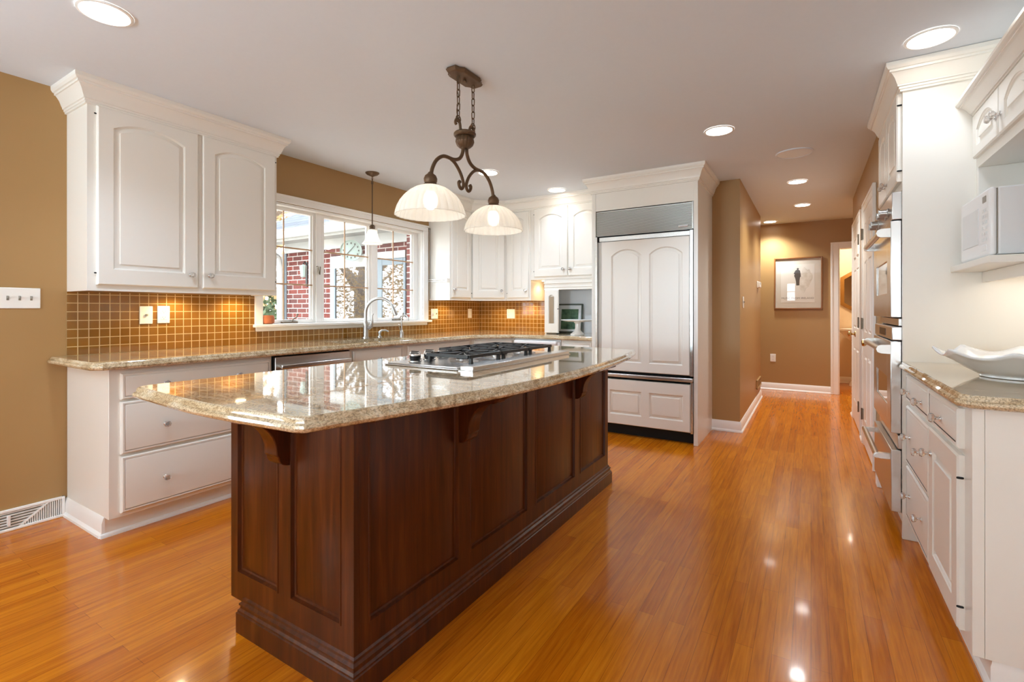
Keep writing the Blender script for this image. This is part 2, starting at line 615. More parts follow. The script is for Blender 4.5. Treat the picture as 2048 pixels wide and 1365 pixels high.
def panel_front(mb, F, w, h, t, panels, prof=RAISED, edge=0.006):
    """slab w*h*t with profiled panels; panels: (u0,u1,v0,v1,rise); v1 is the top of the arch"""
    # sides and chamfered edge
    a = [(0, 0, 0), (w, 0, 0), (w, h, 0), (0, h, 0)]
    b = [(0, 0, t - edge), (w, 0, t - edge), (w, h, t - edge), (0, h, t - edge)]
    e = edge
    c = [(e, e, t), (w - e, e, t), (w - e, h - e, t), (e, h - e, t)]
    v = [F(*p) for p in a + b + c]
    f = [(3, 2, 1, 0)]
    for i in range(4):
        j = (i + 1) % 4
        f += [(i, j, 4 + j, 4 + i), (4 + i, 4 + j, 8 + j, 8 + i)]
    mb.add(v, f)
    P = sorted(panels)
    def quad(u0, u1, v0, v1):
        if u1 - u0 > 1e-5 and v1 - v0 > 1e-5:
            mb.add([F(u0, v0, t), F(u1, v0, t), F(u1, v1, t), F(u0, v1, t)], [(0, 1, 2, 3)])
    if not P:
        quad(e, w - e, e, h - e)
        return
    # group panels into rows that share v range
    rows = []
    for p in P:
        for r in rows:
            if abs(r[0][2] - p[2]) < 1e-4:
                r.append(p)
                break
        else:
            rows.append([p])
    rows.sort(key=lambda r: r[0][2])
    vb = e
    for ri, row in enumerate(rows):
        v0 = row[0][2]
        vt = h - e if ri == len(rows) - 1 else (row[0][3] + rows[ri + 1][0][2]) / 2
        quad(e, w - e, vb, v0)
        us = e
        for (u0, u1, _, v1, rise) in sorted(row):
            quad(us, u0, v0, vt)
            us = u1
            rings = [outline(u0, u1, v0, v1, rise, d) for d, _ in prof]
            top = [F(p[0], p[1], t) for p in rings[0][2:]]
            mb.add([F(u1, vt, t), F(u0, vt, t)] + top[::-1], [tuple(range(2 + len(top)))])
            n = len(rings[0])
            vv = []
            for rg, (_, dep) in zip(rings, prof):
                vv += [F(p[0], p[1], t + dep) for p in rg]
            ff = []
            for k in range(len(prof) - 1):
                for i in range(n):
                    j = (i + 1) % n
                    ff.append((k * n + i, k * n + j, (k + 1) * n + j, (k + 1) * n + i))
            ff.append(tuple(range((len(prof) - 1) * n, len(prof) * n)))
            mb.add(vv, ff)
        quad(us, w - e, v0, vt)
        vb = vt

def _knob_mesh():
    mb = MB()
    mb.mi = 1
    mb.lathe([(0.011, 0), (0.011, 0.003), (0.006, 0.006), (0.006, 0.014), (0.009, 0.017)], n=16, axis='x')
    mb.mi = 0
    mb.lathe([(0.008, 0.0165), (0.0155, 0.022), (0.0175, 0.028), (0.0145, 0.035), (0.007, 0.0375)], n=8, axis='x')
    return mb.mesh('knob', [M['crystal'], M['chrome']], 20)
KNOB = _knob_mesh()
def knob(parent, p, ang=0.0):
    o = bpy.data.objects.new('knob', KNOB)
    COL.objects.link(o)
    o.location = p
    o.rotation_euler = (0, 0, ang)
    o.parent = parent
    o.matrix_parent_inverse = Matrix.Translation(-Vector(abs_loc(parent)))
    return o

def hinge_pin(parent, p, ax='z', L=0.012):
    mb = MB()
    x, y, z = p
    mb.lathe([(0.003, -L), (0.004, -L * .6), (0.004, L * .6), (0.003, L)], p, 8, ax)
    return obj('hinge', mb, 'dark', parent)

def leaf(name, root, O, U, N, w, h, panels, m='white', t=0.02, prof=RAISED, label=None, edge=0.006):
    mb = MB()
    panel_front(mb, frame(O, U, N), w, h, t, panels, prof, edge)
    return obj(name, mb, m, root, recalc=False, angle=25, label=label)

CROWN = [(0, 0), (0.010, 0), (0.010, 0.010), (0.015, 0.012), (0.015, 0.022), (0.021, 0.025), (0.021, 0.031), (0.026, 0.042), (0.034, 0.066),
         (0.046, 0.086), (0.050, 0.090), (0.056, 0.091), (0.056, 0.102), (0.063, 0.105), (0.070, 0.117), (0.071, 0.137), (0, 0.137)]
def crown_prof(z, sx=1.0, sz=1.0):
    return [(a * sx, z + b * sz) for a, b in CROWN]
BASEB = [(0, 0), (0.026, 0), (0.025, 0.012), (0.016, 0.022), (0.014, 0.024), (0.014, 0.075), (0.011, 0.083), (0.009, 0.094), (0.004, 0.103), (0, 0.103)]

# ------------------------------------------------------------------ the room
WX, BY, CZ = -3.645, 5.10, 2.44          # window wall face, back wall face, ceiling
HLX, HRX, HEY = -0.58, 0.405, 8.10       # hall faces
RWX = 0.98                               # kitchen right wall

struct('floor', MB().box(-3.83, 1.25, -3.4, 9.6, -0.12, 0), 'floor')
struct('ceiling', MB().box(-3.83, 1.25, -3.4, 9.6, CZ, CZ + 0.12), 'ceil')
# window wall with its opening, and a side window further back behind the camera
OY0, OY1, OZ0, OZ1 = 2.135, 4.03, 1.065, 2.05
mb = MB()
x0, x1 = WX - 0.18, WX
mb.box(x0, x1, -3.4, -2.0, 0, CZ).box(x0, x1, -2.0, -1.0, 0, 1.0).box(x0, x1, -2.0, -1.0, 2.1, CZ)
mb.box(x0, x1, -1.0, OY0, 0, CZ).box(x0, x1, OY0, OY1, 0, OZ0).box(x0, x1, OY0, OY1, OZ1, CZ).box(x0, x1, OY1, BY + 0.12, 0, CZ)
struct('wall_left', mb, 'paint')
struct('wall_back', MB().box(WX, HLX, BY, BY + 0.12, 0, CZ), 'paint')
struct('wall_hall_left', MB().box(HLX - 0.12, HLX, BY + 0.12, 7.32, 0, CZ), 'paint')
mb = MB().box(-2.2, 0.32, HEY, HEY + 0.1, 0, CZ).box(0.32, 1.06, HEY, HEY + 0.1, 2.045, CZ).box(1.06, 1.25, HEY, HEY + 0.1, 0, CZ)
struct('wall_hall_end', mb, 'paint')
struct('wall_hall_far', MB().box(-2.3, -2.2, 7.0, HEY + 0.1, 0, CZ), 'paint')
struct('wall_hall_turn', MB().box(-2.2, HLX - 0.12, 7.2, 7.32, 0, CZ), 'paint')
mb = MB().box(HRX, HRX + 0.1, 4.02, 6.70, 0, CZ).box(HRX + 0.1, 1.15, 6.60, 6.70, 0, CZ).box(HRX + 0.1, 1.1, 4.02, 4.12, 0, CZ)
struct('wall_hall_right', mb, 'paint')
struct('wall_right', MB().box(RWX, RWX + 0.12, -3.4, 4.02, 0, CZ), 'trim')
mb = MB()
for a, b, c, d in ((-3.83, -2.6, 0, CZ), (-2.6, -1.5, 0, 1.0), (-2.6, -1.5, 2.1, CZ), (-1.5, -0.71, 0, CZ), (-0.71, -0.47, 0, 1.50), (-0.71, -0.47, 2.09, CZ), (-0.47, 0.45, 0, CZ), (0.45, 0.85, 0, 1.0), (0.45, 0.85, 2.0, CZ), (0.85, 1.25, 0, CZ)):
    mb.box(a, b, -3.32, -3.2, c, d)
struct('wall_rear', mb, 'paint')
struct('window_2', MB().box(-2.08, -2.03, -3.3, -3.22, 1.0, 2.1).box(-2.6, -1.5, -3.3, -3.22, 1.53, 1.57), 'trim')
struct('window_3', MB().box(-0.71, -0.47, -3.3, -3.22, 1.80, 1.82), 'trim')
struct('window_4', MB().box(-3.78, -3.7, -1.53, -1.47, 1.0, 2.1).box(-3.78, -3.7, -2.0, -1.0, 1.53, 1.57), 'trim')
struct('window_5', MB().box(0.45, 0.85, -3.3, -3.22, 1.48, 1.52), 'trim')
# powder room shell
struct('wall_powder_room', MB().box(-0.2, 1.25, 9.42, 9.52, 0, CZ).box(-0.3, -0.2, HEY + 0.1, 9.52, 0, CZ).box(1.15, 1.25, 6.60, 9.42, 0, CZ), 'cream_wall')

# baseboards
struct('baseboard_left', MB().sweep(BASEB, [(WX, -3.2), (WX, 0.60)]), 'trim')
mb = MB().sweep(BASEB, [(-0.83, BY), (HLX, BY), (HLX, 7.32), (HLX - 0.12, 7.32)])
struct('baseboard_hall', mb, 'trim')
struct('baseboard_hall_end', MB().sweep(BASEB, [(-2.2, HEY), (0.235, HEY)]), 'trim')
struct('baseboard_hall_right', MB().sweep(BASEB, [(HRX, 6.70), (HRX, 6.51)]).sweep(BASEB, [(HRX, 5.49), (HRX, 5.29)]), 'trim')
struct('baseboard_powder_room', MB().sweep(BASEB, [(-0.2, 9.42), (1.15, 9.42)]), 'trim')
# white foot block beside the oven cabinet
struct('trim_1', MB().box(0.372, 0.43, 4.005, 4.09, 0, 0.10).box(0.38, 0.43, 4.005, 4.08, 0.10, 0.125), 'trim', bevel=0.004)

# kitchen window
w1 = struct_root('window_1', (WX, 3.08, OZ0))
CAS = [(0, 0), (0.012, 0.002), (0.016, 0.012), (0.016, 0.03), (0.020, 0.045), (0.018, 0.058), (0, 0.06)]
mb = MB()
mb.box(WX, WX + 0.018, 2.120, 2.184, OZ0, 2.052).box(WX, WX + 0.018, 4.022, 4.095, OZ0, 2.052).box(WX, WX + 0.018, 2.120, 4.095, 2.052, 2.112)
mb.box(WX, WX + 0.026, 2.112, 4.103, 2.094, 2.114)
mb.box(WX, WX + 0.012, 2.13, 4.085, 1.012, 1.045)
obj('casing', mb, 'trim', w1, bevel=0.004)
mb = MB().box(WX - 0.10, WX + 0.045, 2.108, 4.13, 1.043, 1.067)
obj('sill', mb, 'trim', w1, bevel=0.006)
mb = MB()
mb.box(x0, x1 - 0.001, OY0, OY0 + 0.012, OZ0, OZ1).box(x0, x1 - 0.001, OY1 - 0.014, OY1, OZ0, OZ1).box(x0, x1 - 0.001, OY0, OY1, OZ1 - 0.02, OZ1).box(x0 - 0.03, x1 - 0.08, OY0, OY1, OZ0 - 0.02, OZ0 + 0.012)
for y in (2.738, 3.368):
    mb.box(WX - 0.15, WX - 0.055, y - 0.028, y + 0.028, OZ0, OZ1)
obj('jamb', mb, 'trim', w1, bevel=0.003)
SASH = [(2.147, 2.710, 2.165, 2.683), (2.766, 3.340, 2.80, 3.313), (3.396, 4.016, 3.43, 3.945)]
for i, (a, b, g0, g1) in enumerate(SASH):
    mb = MB()
    xa, xb = WX - 0.12, WX - 0.068
    zb, zt, gb, gt = OZ0 + 0.005, OZ1 - 0.018, 1.098, 2.003
    mb.box(xa, xb, a, g0, zb, zt).box(xa, xb, g1, b, zb, zt).box(xa, xb, g0, g1, zb, gb).box(xa, xb, g0, g1, gt, zt)
    mb.box(xa + 0.014, xb - 0.014, g1 - 0.012, g1, gb, gt).box(xa + 0.014, xb - 0.014, g0, g0 + 0.012, gb, gt)
    s = obj('sash', mb, 'trim', w1, bevel=0.003)
    obj('pane', MB().box(WX - 0.097, WX - 0.093, g0, g1, gb, gt), 'glass', s)
    mb = MB()
    yc = (2.416, 3.034, 3.653)[i]
    for z in (1.395, 1.70):
        mb.box(WX - 0.088, WX - 0.072, g0, g1, z - 0.006, z + 0.006)
    mb.box(WX - 0.086, WX - 0.074, yc - 0.0045, yc + 0.0045, gb, gt)
    obj('muntin', mb, 'muntin', s, bevel=0.002)
for yc in (2.46, 3.70):
    mb = MB().box(WX - 0.068, WX - 0.035, yc - 0.075, yc + 0.06, OZ0 + 0.002, OZ0 + 0.018)
    mb.tube([(WX - 0.045, yc + 0.01, OZ0 + 0.015), (WX - 0.04, yc + 0.02, OZ0 + 0.04), (WX - 0.035, yc + 0.045, OZ0 + 0.052), (WX - 0.03, yc + 0.05, OZ0 + 0.07)], 0.006, 8)
    mb.sphere((WX - 0.03, yc + 0.05, OZ0 + 0.075), 0.01, 10, 6)
    obj('crank', mb, 'hinge', w1, bevel=0.004)
mb = MB().tube([(WX - 0.05, 2.712, 1.56), (WX - 0.035, 2.712, 1.56), (WX - 0.035, 2.725, 1.50), (WX - 0.035, 2.733, 1.49), (WX - 0.035, 2.737, 1.56)], 0.005, 8)
obj('sash_lock', mb, 'hinge', w1)
mb = MB().box(WX + 0.02, WX + 0.034, 4.095, 4.112, 2.07, 2.09).tube([(WX + 0.03, 4.108, 2.08), (WX + 0.03, 4.108, 1.30)], 0.003, 6)
obj('lift_cord', mb, 'plate_grey', w1)

# hall doors
def hall_door(name, ya, yb, knob_y, hinge_y):
    r = struct_root(name, (HRX, (ya + yb) / 2, 0))
    mb = MB()
    cw = 0.075
    xo = HRX - 0.018
    for (a, b, c, d) in ((ya - cw, ya, 0, 2.105), (yb, yb + cw, 0, 2.105), (ya, yb, 2.035, 2.105)):
        mb.box(xo, HRX, a, b, c, d)
    for (a, b, c, d) in ((ya - cw - 0.002, ya - cw + 0.02, 0, 2.106), (yb + cw - 0.02, yb + cw + 0.002, 0, 2.106), (ya - cw - 0.003, yb + cw + 0.003, 2.085, 2.109)):
        mb.box(xo - 0.006, HRX - 0.001, a, b, c, d)
    obj('casing', mb, 'trim', r, bevel=0.003)
    mb = MB()
    w = yb - ya - 0.008
    st, mid = 0.11, 0.10
    pw = (w - 2 * st - mid) / 2
    pan = []
    for (v0, v1) in ((0.22, 0.78), (0.98, 1.58), (1.68, 1.90)):
        for u in (st, st + pw + mid):
            pan.append((u, u + pw, v0, v1, 0))
    panel_front(mb, frame((HRX, yb - 0.004, 0.012), (0, -1, 0), (-1, 0, 0)), w, 2.02, 0.016, pan, [(0, 0), (0.006, -0.007), (0.014, -0.007), (0.03, 0.004)])
    s = obj('door_leaf', mb, 'trim', r, recalc=False, angle=25)
    mb = MB()
    for z in (0.27, 1.06, 1.84):
        mb.box(HRX - 0.026, HRX - 0.012, hinge_y - 0.018, hinge_y + 0.018, z - 0.045, z + 0.045)
        mb.tube([(HRX - 0.028, hinge_y, z - 0.05), (HRX - 0.028, hinge_y, z + 0.05)], 0.006, 8)
        obj('hinge', mb, 'hinge', r)
        mb = MB()
    mb = MB().lathe([(0.032, 0.0), (0.03, -0.006), (0.012, -0.012), (0.010, -0.03), (0.022, -0.038), (0.028, -0.05), (0.024, -0.062), (0.008, -0.067)], (HRX - 0.014, knob_y, 0.93), 20, 'x')
    obj('door_knob', mb, 'brass', s)
hall_door('door_1', 4.46, 5.20, 4.52, 5.21)
hall_door('door_2', 5.58, 6.42, 6.10, 5.57)
r = struct_root('door_3', (0.69, HEY, 0))
mb = MB()
for yy in (HEY - 0.018,):
    mb.box(0.235, 0.325, yy, HEY + 0.001, 0, 2.115).box(1.055, 1.14, yy, HEY + 0.001, 0, 2.115).box(0.325, 1.055, yy, HEY + 0.001, 2.04, 2.115)
    mb.box(0.233, 0.258, yy - 0.006, HEY - 0.001, 0, 2.116).box(0.232, 1.142, yy - 0.007, HEY - 0.001, 2.095, 2.119)
mb.box(0.32, 0.338, HEY, HEY + 0.1, 0, 2.045).box(0.338, 1.06, HEY, HEY + 0.1, 2.028, 2.045)
obj('door_frame', mb, 'trim', r, bevel=0.003)

# ------------------------------------------------------------------ ceiling fixtures
def _can():
    mb = MB()
    mb.lathe([(0.098, -0.001), (0.096, -0.006), (0.086, -0.008), (0.083, -0.004), (0.081, 0.0005)], n=36, cap=False)
    return mb.mesh('trim_ring', [M['trim']], 50)
CAN = _can()
CANG = MB().lathe([(0.0005, -0.0045), (0.0835, -0.0045), (0.0835, -0.002), (0.0005, -0.002)], n=32).mesh('lens', [M['can_glow']])
CAN_POWER = 19.0
def recessed(x, y, label, power=CAN_POWER, s=1.0, col=(0.80, 1.0, 1.24), cone=2.3):
    t = thing('recessed_ceiling_light', label, 'ceiling light', (x, y, CZ), 'recessed ceiling lights')
    for nm, me in (('trim_ring', CAN), ('lens', CANG)):
        o = bpy.data.objects.new(nm, me)
        COL.objects.link(o)
        o.parent = t
        o.scale = (s, s, 1)
    d = bpy.data.lights.new('recessed_lamp', 'SPOT')
    d.energy, d.color = power, col
    d.spot_size, d.spot_blend = cone, 0.8
    d.shadow_soft_size = 0.06
    l = bpy.data.objects.new('recessed_lamp', d)
    COL.objects.link(l)
    l.location = (0, 0, -0.03)
    l.parent = t
recessed(-2.543, 0.835, 'round recessed ceiling light nearest above the tall cream cabinet and tan wall')
recessed(0.47, 2.92, 'round recessed ceiling light beside the oven cabinet crown', 3.6)
recessed(-0.549, 3.651, 'round recessed ceiling light in the open ceiling before the refrigerator and hall')
recessed(-2.517, 3.653, 'round recessed ceiling light seen just behind the bronze pendant arm', 22, cone=2.8)
recessed(-2.268, 4.56, 'small round recessed ceiling light close above the back wall cabinets', 5.0)
recessed(-0.113, 5.505, 'recessed hall ceiling light, first one behind the round ceiling speaker', 33, 0.9, (0.95, 0.96, 0.92))
recessed(-0.087, 6.768, 'recessed hall ceiling light, second one behind the round ceiling speaker', 33, 0.9, (0.95, 0.96, 0.92))
recessed(-0.499, 7.82, 'recessed hall ceiling light at the far tan wall above the framed poster', 52, 0.9, (0.92, 0.98, 0.98))
t = thing('ceiling_speaker', 'flat round white speaker grille set in the hall ceiling', 'speaker', (-0.113, 4.493, CZ))
obj('frame', MB().lathe([(0.135, CZ), (0.134, CZ - 0.008), (0.122, CZ - 0.009), (0.121, CZ)], (-0.113, 4.493, 0), 40, cap=False), 'ceil', t)
obj('grille', MB().lathe([(0.0005, CZ - 0.009), (0.06, CZ - 0.0085), (0.122, CZ - 0.006), (0.122, CZ - 0.002), (0.0005, CZ - 0.002)], (-0.113, 4.493, 0), 40), 'niche', t)

# ------------------------------------------------------------------ window-wall cabinets
ARCH = 0.05
wc = thing('wall_cabinet', 'cream two-door wall cabinet with arched panels on the tan wall before the window', 'cabinet', (-3.49, 1.57, 1.285))
obj('body', MB().box(WX, -3.345, 1.02, 2.115, 1.312, CZ).box(-3.367, -3.345, 1.02, 2.115, 1.285, 1.312).box(WX, -3.367, 1.02, 1.038, 1.285, 1.312).box(WX, -3.367, 2.097, 2.115, 1.285, 1.312), 'white', wc)
obj('crown_molding', MB().sweep(crown_prof(CZ - 0.137), [(WX, 1.02), (-3.345, 1.02), (-3.345, 2.115), (WX, 2.115)]), 'white', wc, angle=25)
for (y, w, ku, hu) in ((1.058, 0.515, 1.528, 1.052), (1.600, 0.495, 1.64, 2.100)):
    d = leaf('door', wc, (-3.345, y, 1.318), (0, 1, 0), (1, 0, 0), w, 0.985, [(0.072, w - 0.078, 0.088, 0.93, ARCH)])
    knob(d, (-3.325, ku, 1.40))
    for z in (1.383, 2.258):
        hinge_pin(d, (-3.335, hu, z), 'y', 0.005)
def puck(parent_label, pts, power=1.6, col=(1.0, 0.76, 0.44)):
    for i, (x, y, z, lab) in enumerate(pts):
        o = obj('under_cabinet_light', MB().lathe([(0.0005, z - 0.006), (0.03, z - 0.006), (0.034, z - 0.004), (0.034, z)], (x, y, 0), 20), 'puck_glow')
        tag(o, lab, 'lamp', 'under cabinet lamps')
        d = bpy.data.lights.new('under_cabinet_lamp', 'SPOT')
        d.energy, d.color = (power if z < 1.4 else power * 0.3), col
        d.spot_size, d.spot_blend = 2.7, 0.6
        d.shadow_soft_size = 0.03
        l = bpy.data.objects.new('under_cabinet_lamp', d)
        COL.objects.link(l)
        l.location = (x, y, z - 0.02)
puck('', [(-3.52, 1.55, 1.312, 'small round lamp under the cream cabinet above the paired wall outlets'),
          (-3.52, 1.95, 1.312, 'small round lamp under the cream cabinet close to the window casing'),
          (-3.47, 4.35, 1.312, 'small round lamp under the corner cabinets next to the window'),
          (-3.25, 4.86, 1.312, 'small round lamp under the diagonal corner cabinet'),
          (-2.85, 4.95, 1.312, 'small round lamp under the narrow cabinet beside the appliance garage'),
          (-2.615, 4.95, 1.515, 'small round lamp under the short two-door cabinet left of the garage')], 3.2)

sw = thing('wall_cabinet', 'single-door cream wall cabinet at the window end of the corner group', 'cabinet', (-3.49, 4.31, 1.285), 'corner wall cabinets')
obj('body', MB().box(WX, -3.345, 4.12, 4.50, 1.312, 2.31).box(-3.367, -3.345, 4.12, 4.50, 1.285, 1.312).box(WX, -3.367, 4.12, 4.138, 1.285, 1.312), 'white', sw)
d = leaf('door', sw, (-3.345, 4.138, 1.315), (0, 1, 0), (1, 0, 0), 0.352, 0.985, [(0.06, 0.29, 0.085, 0.92, 0.035)])
knob(d, (-3.325, 4.168, 1.40))
hinge_pin(d, (-3.335, 4.494, 1.37), 'y', 0.005)
ux, uy = 0.7593, 0.6508
dc = thing('corner_wall_cabinet', 'diagonal cream corner wall cabinet above the tiled corner', 'cabinet', (-3.40, 4.85, 1.285), 'corner wall cabinets')
poly = [(WX, 4.502), (-3.345, 4.502), (-3.032, 4.77), (-3.032, BY), (WX, BY)]
obj('body', MB().prism(poly, lambda p, a: (p[0], p[1], a), 1.312, 2.31).prism([(-3.345, 4.502), (-3.032, 4.77), (-3.046, 4.787), (-3.36, 4.519)], lambda p, a: (p[0], p[1], a), 1.285, 1.312), 'white', dc)
d = leaf('door', dc, (-3.345 + ux * 0.02, 4.50 + uy * 0.02, 1.315), (ux, uy, 0), (uy, -ux, 0), 0.372, 0.985, [(0.07, 0.302, 0.085, 0.92, 0.035)])
knob(d, (-3.345 + ux * 0.355 + uy * 0.02, 4.50 + uy * 0.355 - ux * 0.02, 1.40), math.atan2(-ux, uy))
hinge_pin(d, (-3.345 + ux * 0.012 + uy * 0.012, 4.50 + uy * 0.012 - ux * 0.012, 1.37), 'z', 0.005)
nc = thing('wall_cabinet', 'narrow single-door cream wall cabinet between the diagonal cabinet and the taller-hung pair', 'cabinet', (-2.87, 4.94, 1.285), 'corner wall cabinets')
obj('body', MB().box(-3.03, -2.70, 4.77, BY, 1.312, 2.31).box(-3.03, -2.70, 4.77, 4.792, 1.285, 1.312).box(-2.718, -2.70, 4.792, BY, 1.285, 1.312), 'white', nc)
d = leaf('door', nc, (-3.005, 4.77, 1.315), (1, 0, 0), (0, -1, 0), 0.285, 0.985, [(0.062, 0.222, 0.085, 0.92, 0.035)])
knob(d, (-2.752, 4.75, 1.40), -PI / 2)
hinge_pin(d, (-3.012, 4.762, 1.37), 'x', 0.005)
hc = thing('wall_cabinet', 'short two-door cream wall cabinet above the appliance garage beside the refrigerator', 'cabinet', (-2.25, 4.94, 1.515), 'corner wall cabinets')
obj('body', MB().box(-2.698, -1.812, 4.77, BY, 1.515, 2.31), 'white', hc, bevel=0.002)
for (x, w, kx, hx) in ((-2.648, 0.410, -2.283, -2.655), (-2.228, 0.398, -2.202, -1.826)):
    d = leaf('door', hc, (x, 4.77, 1.547), (1, 0, 0), (0, -1, 0), w, 0.765, [(0.062, w - 0.062, 0.085, 0.69, ARCH)])
    knob(d, (kx, 4.75, 1.622), -PI / 2)
    for z in (1.61, 2.25):
        hinge_pin(d, (hx, 4.762, z), 'x', 0.005)
o = obj('crown_molding', MB().sweep(crown_prof(CZ - 0.137), [(WX, 4.12), (-3.345, 4.12), (-3.345, 4.50), (-3.032, 4.77), (-1.884, 4.77)]), 'white', angle=25)
tag(o, 'cream crown molding running over the corner wall cabinets up to the refrigerator', 'molding')
t = thing('towel_bar', 'thin chrome double towel bar on the white cabinet side next to the window', 'towel bar', (-3.5, 4.09, 1.50))
for z in (1.492, 1.512):
    obj('rod', MB().tube([(-3.635, 4.09, z), (-3.36, 4.09, z)], 0.004, 10), 'chrome', t)
obj('bracket', MB().box(-3.375, -3.35, 4.08, 4.119, 1.482, 1.522), 'plate', t, bevel=0.003)

# appliance garage with its folded door
ag = thing('appliance_garage', 'open cream appliance garage on the back counter beside the refrigerator', 'cabinet', (-2.16, 4.94, 0.915))
obj('header', MB().box(-2.53, -1.812, 4.775, 4.795, 1.40, 1.515).box(-2.531, -1.811, 4.768, 4.780, 1.425, 1.44).box(-2.532, -1.810, 4.762, 4.781, 1.468, 1.485).box(-2.533, -1.809, 4.766, 4.782, 1.399, 1.412), 'white', ag, bevel=0.003)
obj('side_panel', MB().box(-2.53, -2.512, 4.796, BY - 0.003, 0.916, 1.514), 'white', ag)
obj('side_panel', MB().box(-1.83, -1.812, 4.796, BY - 0.003, 0.916, 1.514), 'white', ag)
obj('back_panel', MB().box(-2.512, -1.83, BY - 0.012, BY - 0.003, 0.916, 1.515), 'niche', ag)
mb = MB()
panel_front(mb, frame((-2.517, 4.772, 0.925), (1, 0, 0), (0, -1, 0)), 0.172, 0.475, 0.02, [(0.05, 0.122, 0.10, 0.42, 0.03)], [(0, 0), (0.004, -0.004), (0.008, -0.012)])
d = obj('bifold_door', mb, 'white', ag, recalc=False, angle=25)
mb = MB()
for i in range(8):
    x = -2.517 + 0.058 + i * 0.0068 + 0.0034
    mb.tube([(x, 4.758, 1.03), (x, 4.758, 1.325)], 0.0034, 8)
obj('fluted_pane', mb, 'fluted', d)
obj('latch', MB().box(-2.352, -2.338, 4.74, 4.752, 1.185, 1.193), 'dark', d)

# tile backsplash
mb = MB().box(WX + .002, WX + 0.006, 1.018, 2.12, 0.9155, 1.284).box(WX + .002, WX + 0.006, 2.12, 4.10, 0.9155, 1.011).box(WX + .002, WX + 0.006, 4.10, 5.092, 0.9155, 1.284)
o = obj('tile_backsplash', mb, 'tile_yz')
tag(o, 'amber square tile backsplash along the window wall below the sill', 'backsplash')
o = obj('tile_backsplash', MB().box(WX + 0.006, -2.531, BY - 0.006, BY - .002, 0.9155, 1.284), 'tile_xz')
tag(o, 'amber square tile backsplash on the back wall between the corner and the appliance garage', 'backsplash')

# ------------------------------------------------------------------ base cabinets on the window wall and back wall
FX = -3.06                                # cabinet face; fronts stand 2 cm proud
db = thing('drawer_base_cabinet', 'cream base cabinet of three wide drawers at the open end of the window counter', 'cabinet', (-3.35, 1.46, 0))
obj('body', MB().box(WX + 0.003, FX, 1.02, 1.898, 0.10, 0.874), 'white', db, bevel=0.002)
obj('plinth', MB().box(WX + 0.003, -3.115, 1.021, 1.898, 0, 0.10), 'white', db)
obj('baseboard', MB().sweep(BASEB, [(WX + 0.003, 1.022), (-3.113, 1.022)]), 'trim', db)
obj('shoe_molding', MB().sweep([(0, 0), (0.016, 0), (0.0155, 0.008), (0.011, 0.016), (0, 0.02)], [(-3.115, 1.0), (-3.115, 1.898)]), 'trim', db)
for (z0, z1, ks) in ((0.712, 0.848, (1.269, 1.668)), (0.428, 0.700, (1.269, 1.66)), (0.122, 0.414, (1.267, 1.66))):
    d = leaf('drawer', db, (FX, 1.067, z0), (0, 1, 0), (1, 0, 0), 0.815, z1 - z0, [(0.014, 0.801, 0.014, z1 - z0 - 0.014, 0)], prof=[(0, -0.004), (0.004, -0.001), (0.008, 0)])
    zk = {0.712: 0.774, 0.428: 0.551, 0.122: 0.258}[z0]
    for k in ks:
        knob(d, (FX + 0.02, k, zk))
dw = thing('dishwasher', 'stainless steel dishwasher with bar handle under the window counter', 'dishwasher', (-3.35, 2.21, 0))
obj('body', MB().box(-3.62, FX - 0.005, 1.903, 2.535, 0.09, 0.868), 'dark', dw)
dd = obj('door', MB().box(FX - 0.004, FX + 0.022, 1.912, 2.527, 0.11, 0.862), 'steel', dw, bevel=0.004)
mb = MB().box(FX + 0.045, FX + 0.065, 1.935, 2.51, 0.782, 0.812)
for y in (1.95, 2.495):
    mb.box(FX + 0.02, FX + 0.05, y - 0.012, y + 0.012, 0.786, 0.808)
obj('handle', mb, 'steel_light', dd, bevel=0.006)
obj('toe_kick', MB().box(-3.60, -3.13, 1.903, 2.535, 0, 0.09), 'dark', dw)
sb = thing('sink_base_cabinet', 'cream base cabinet with false drawer fronts under the kitchen sink', 'cabinet', (-3.35, 3.3, 0))
mb = MB().box(WX + 0.003, FX, 2.54, 4.13, 0.09, 0.66).box(FX - 0.02, FX, 2.54, 3.449, 0.66, 0.874).box(WX + 0.003, FX, 3.45, 4.13, 0.66, 0.874)
obj('body', mb, 'white', sb)
obj('plinth', MB().box(WX + 0.003, -3.12, 2.54, 4.13, 0, 0.09), 'white', sb)
for (a, b, kn) in ((2.561, 3.10, 2.825), (3.17, 4.08, 3.62)):
    d = leaf('drawer_front', sb, (FX, a, 0.715), (0, 1, 0), (1, 0, 0), b - a, 0.14, [(0.014, b - a - 0.014, 0.014, 0.126, 0)], prof=[(0, -0.004), (0.004, -0.001), (0.008, 0)])
    knob(d, (FX + 0.02, kn, 0.772))
    hw = (b - a) / 2 - 0.003
    for k in range(2):
        d = leaf('door', sb, (FX, a + k * (hw + 0.006), 0.12), (0, 1, 0), (1, 0, 0), hw, 0.58, [(0.06, hw - 0.06, 0.07, 0.52, 0.03)])
        knob(d, (FX + 0.02, a + hw + (0.036 if k else -0.03), 0.63))
cb = thing('corner_base_cabinet', 'diagonal cream base cabinet turning the corner behind the cooktop', 'cabinet', (-3.2, 4.6, 0))
poly = [(WX + 0.003, 4.132), (FX, 4.132), (-2.72, 4.45), (-2.72, BY - 0.003), (WX + 0.003, BY - 0.003)]
obj('body', MB().prism(poly, lambda p, a: (p[0], p[1], a), 0.09, 0.874), 'white', cb)
obj('plinth', MB().prism([(p[0] - 0.05 if p[0] > WX + 0.1 else p[0], p[1] + (0.03 if p[1] < BY - 0.1 else 0)) for p in poly], lambda p, a: (p[0], p[1], a), 0, 0.09), 'white', cb)
L = math.hypot(-2.72 - FX, 4.45 - 4.132)
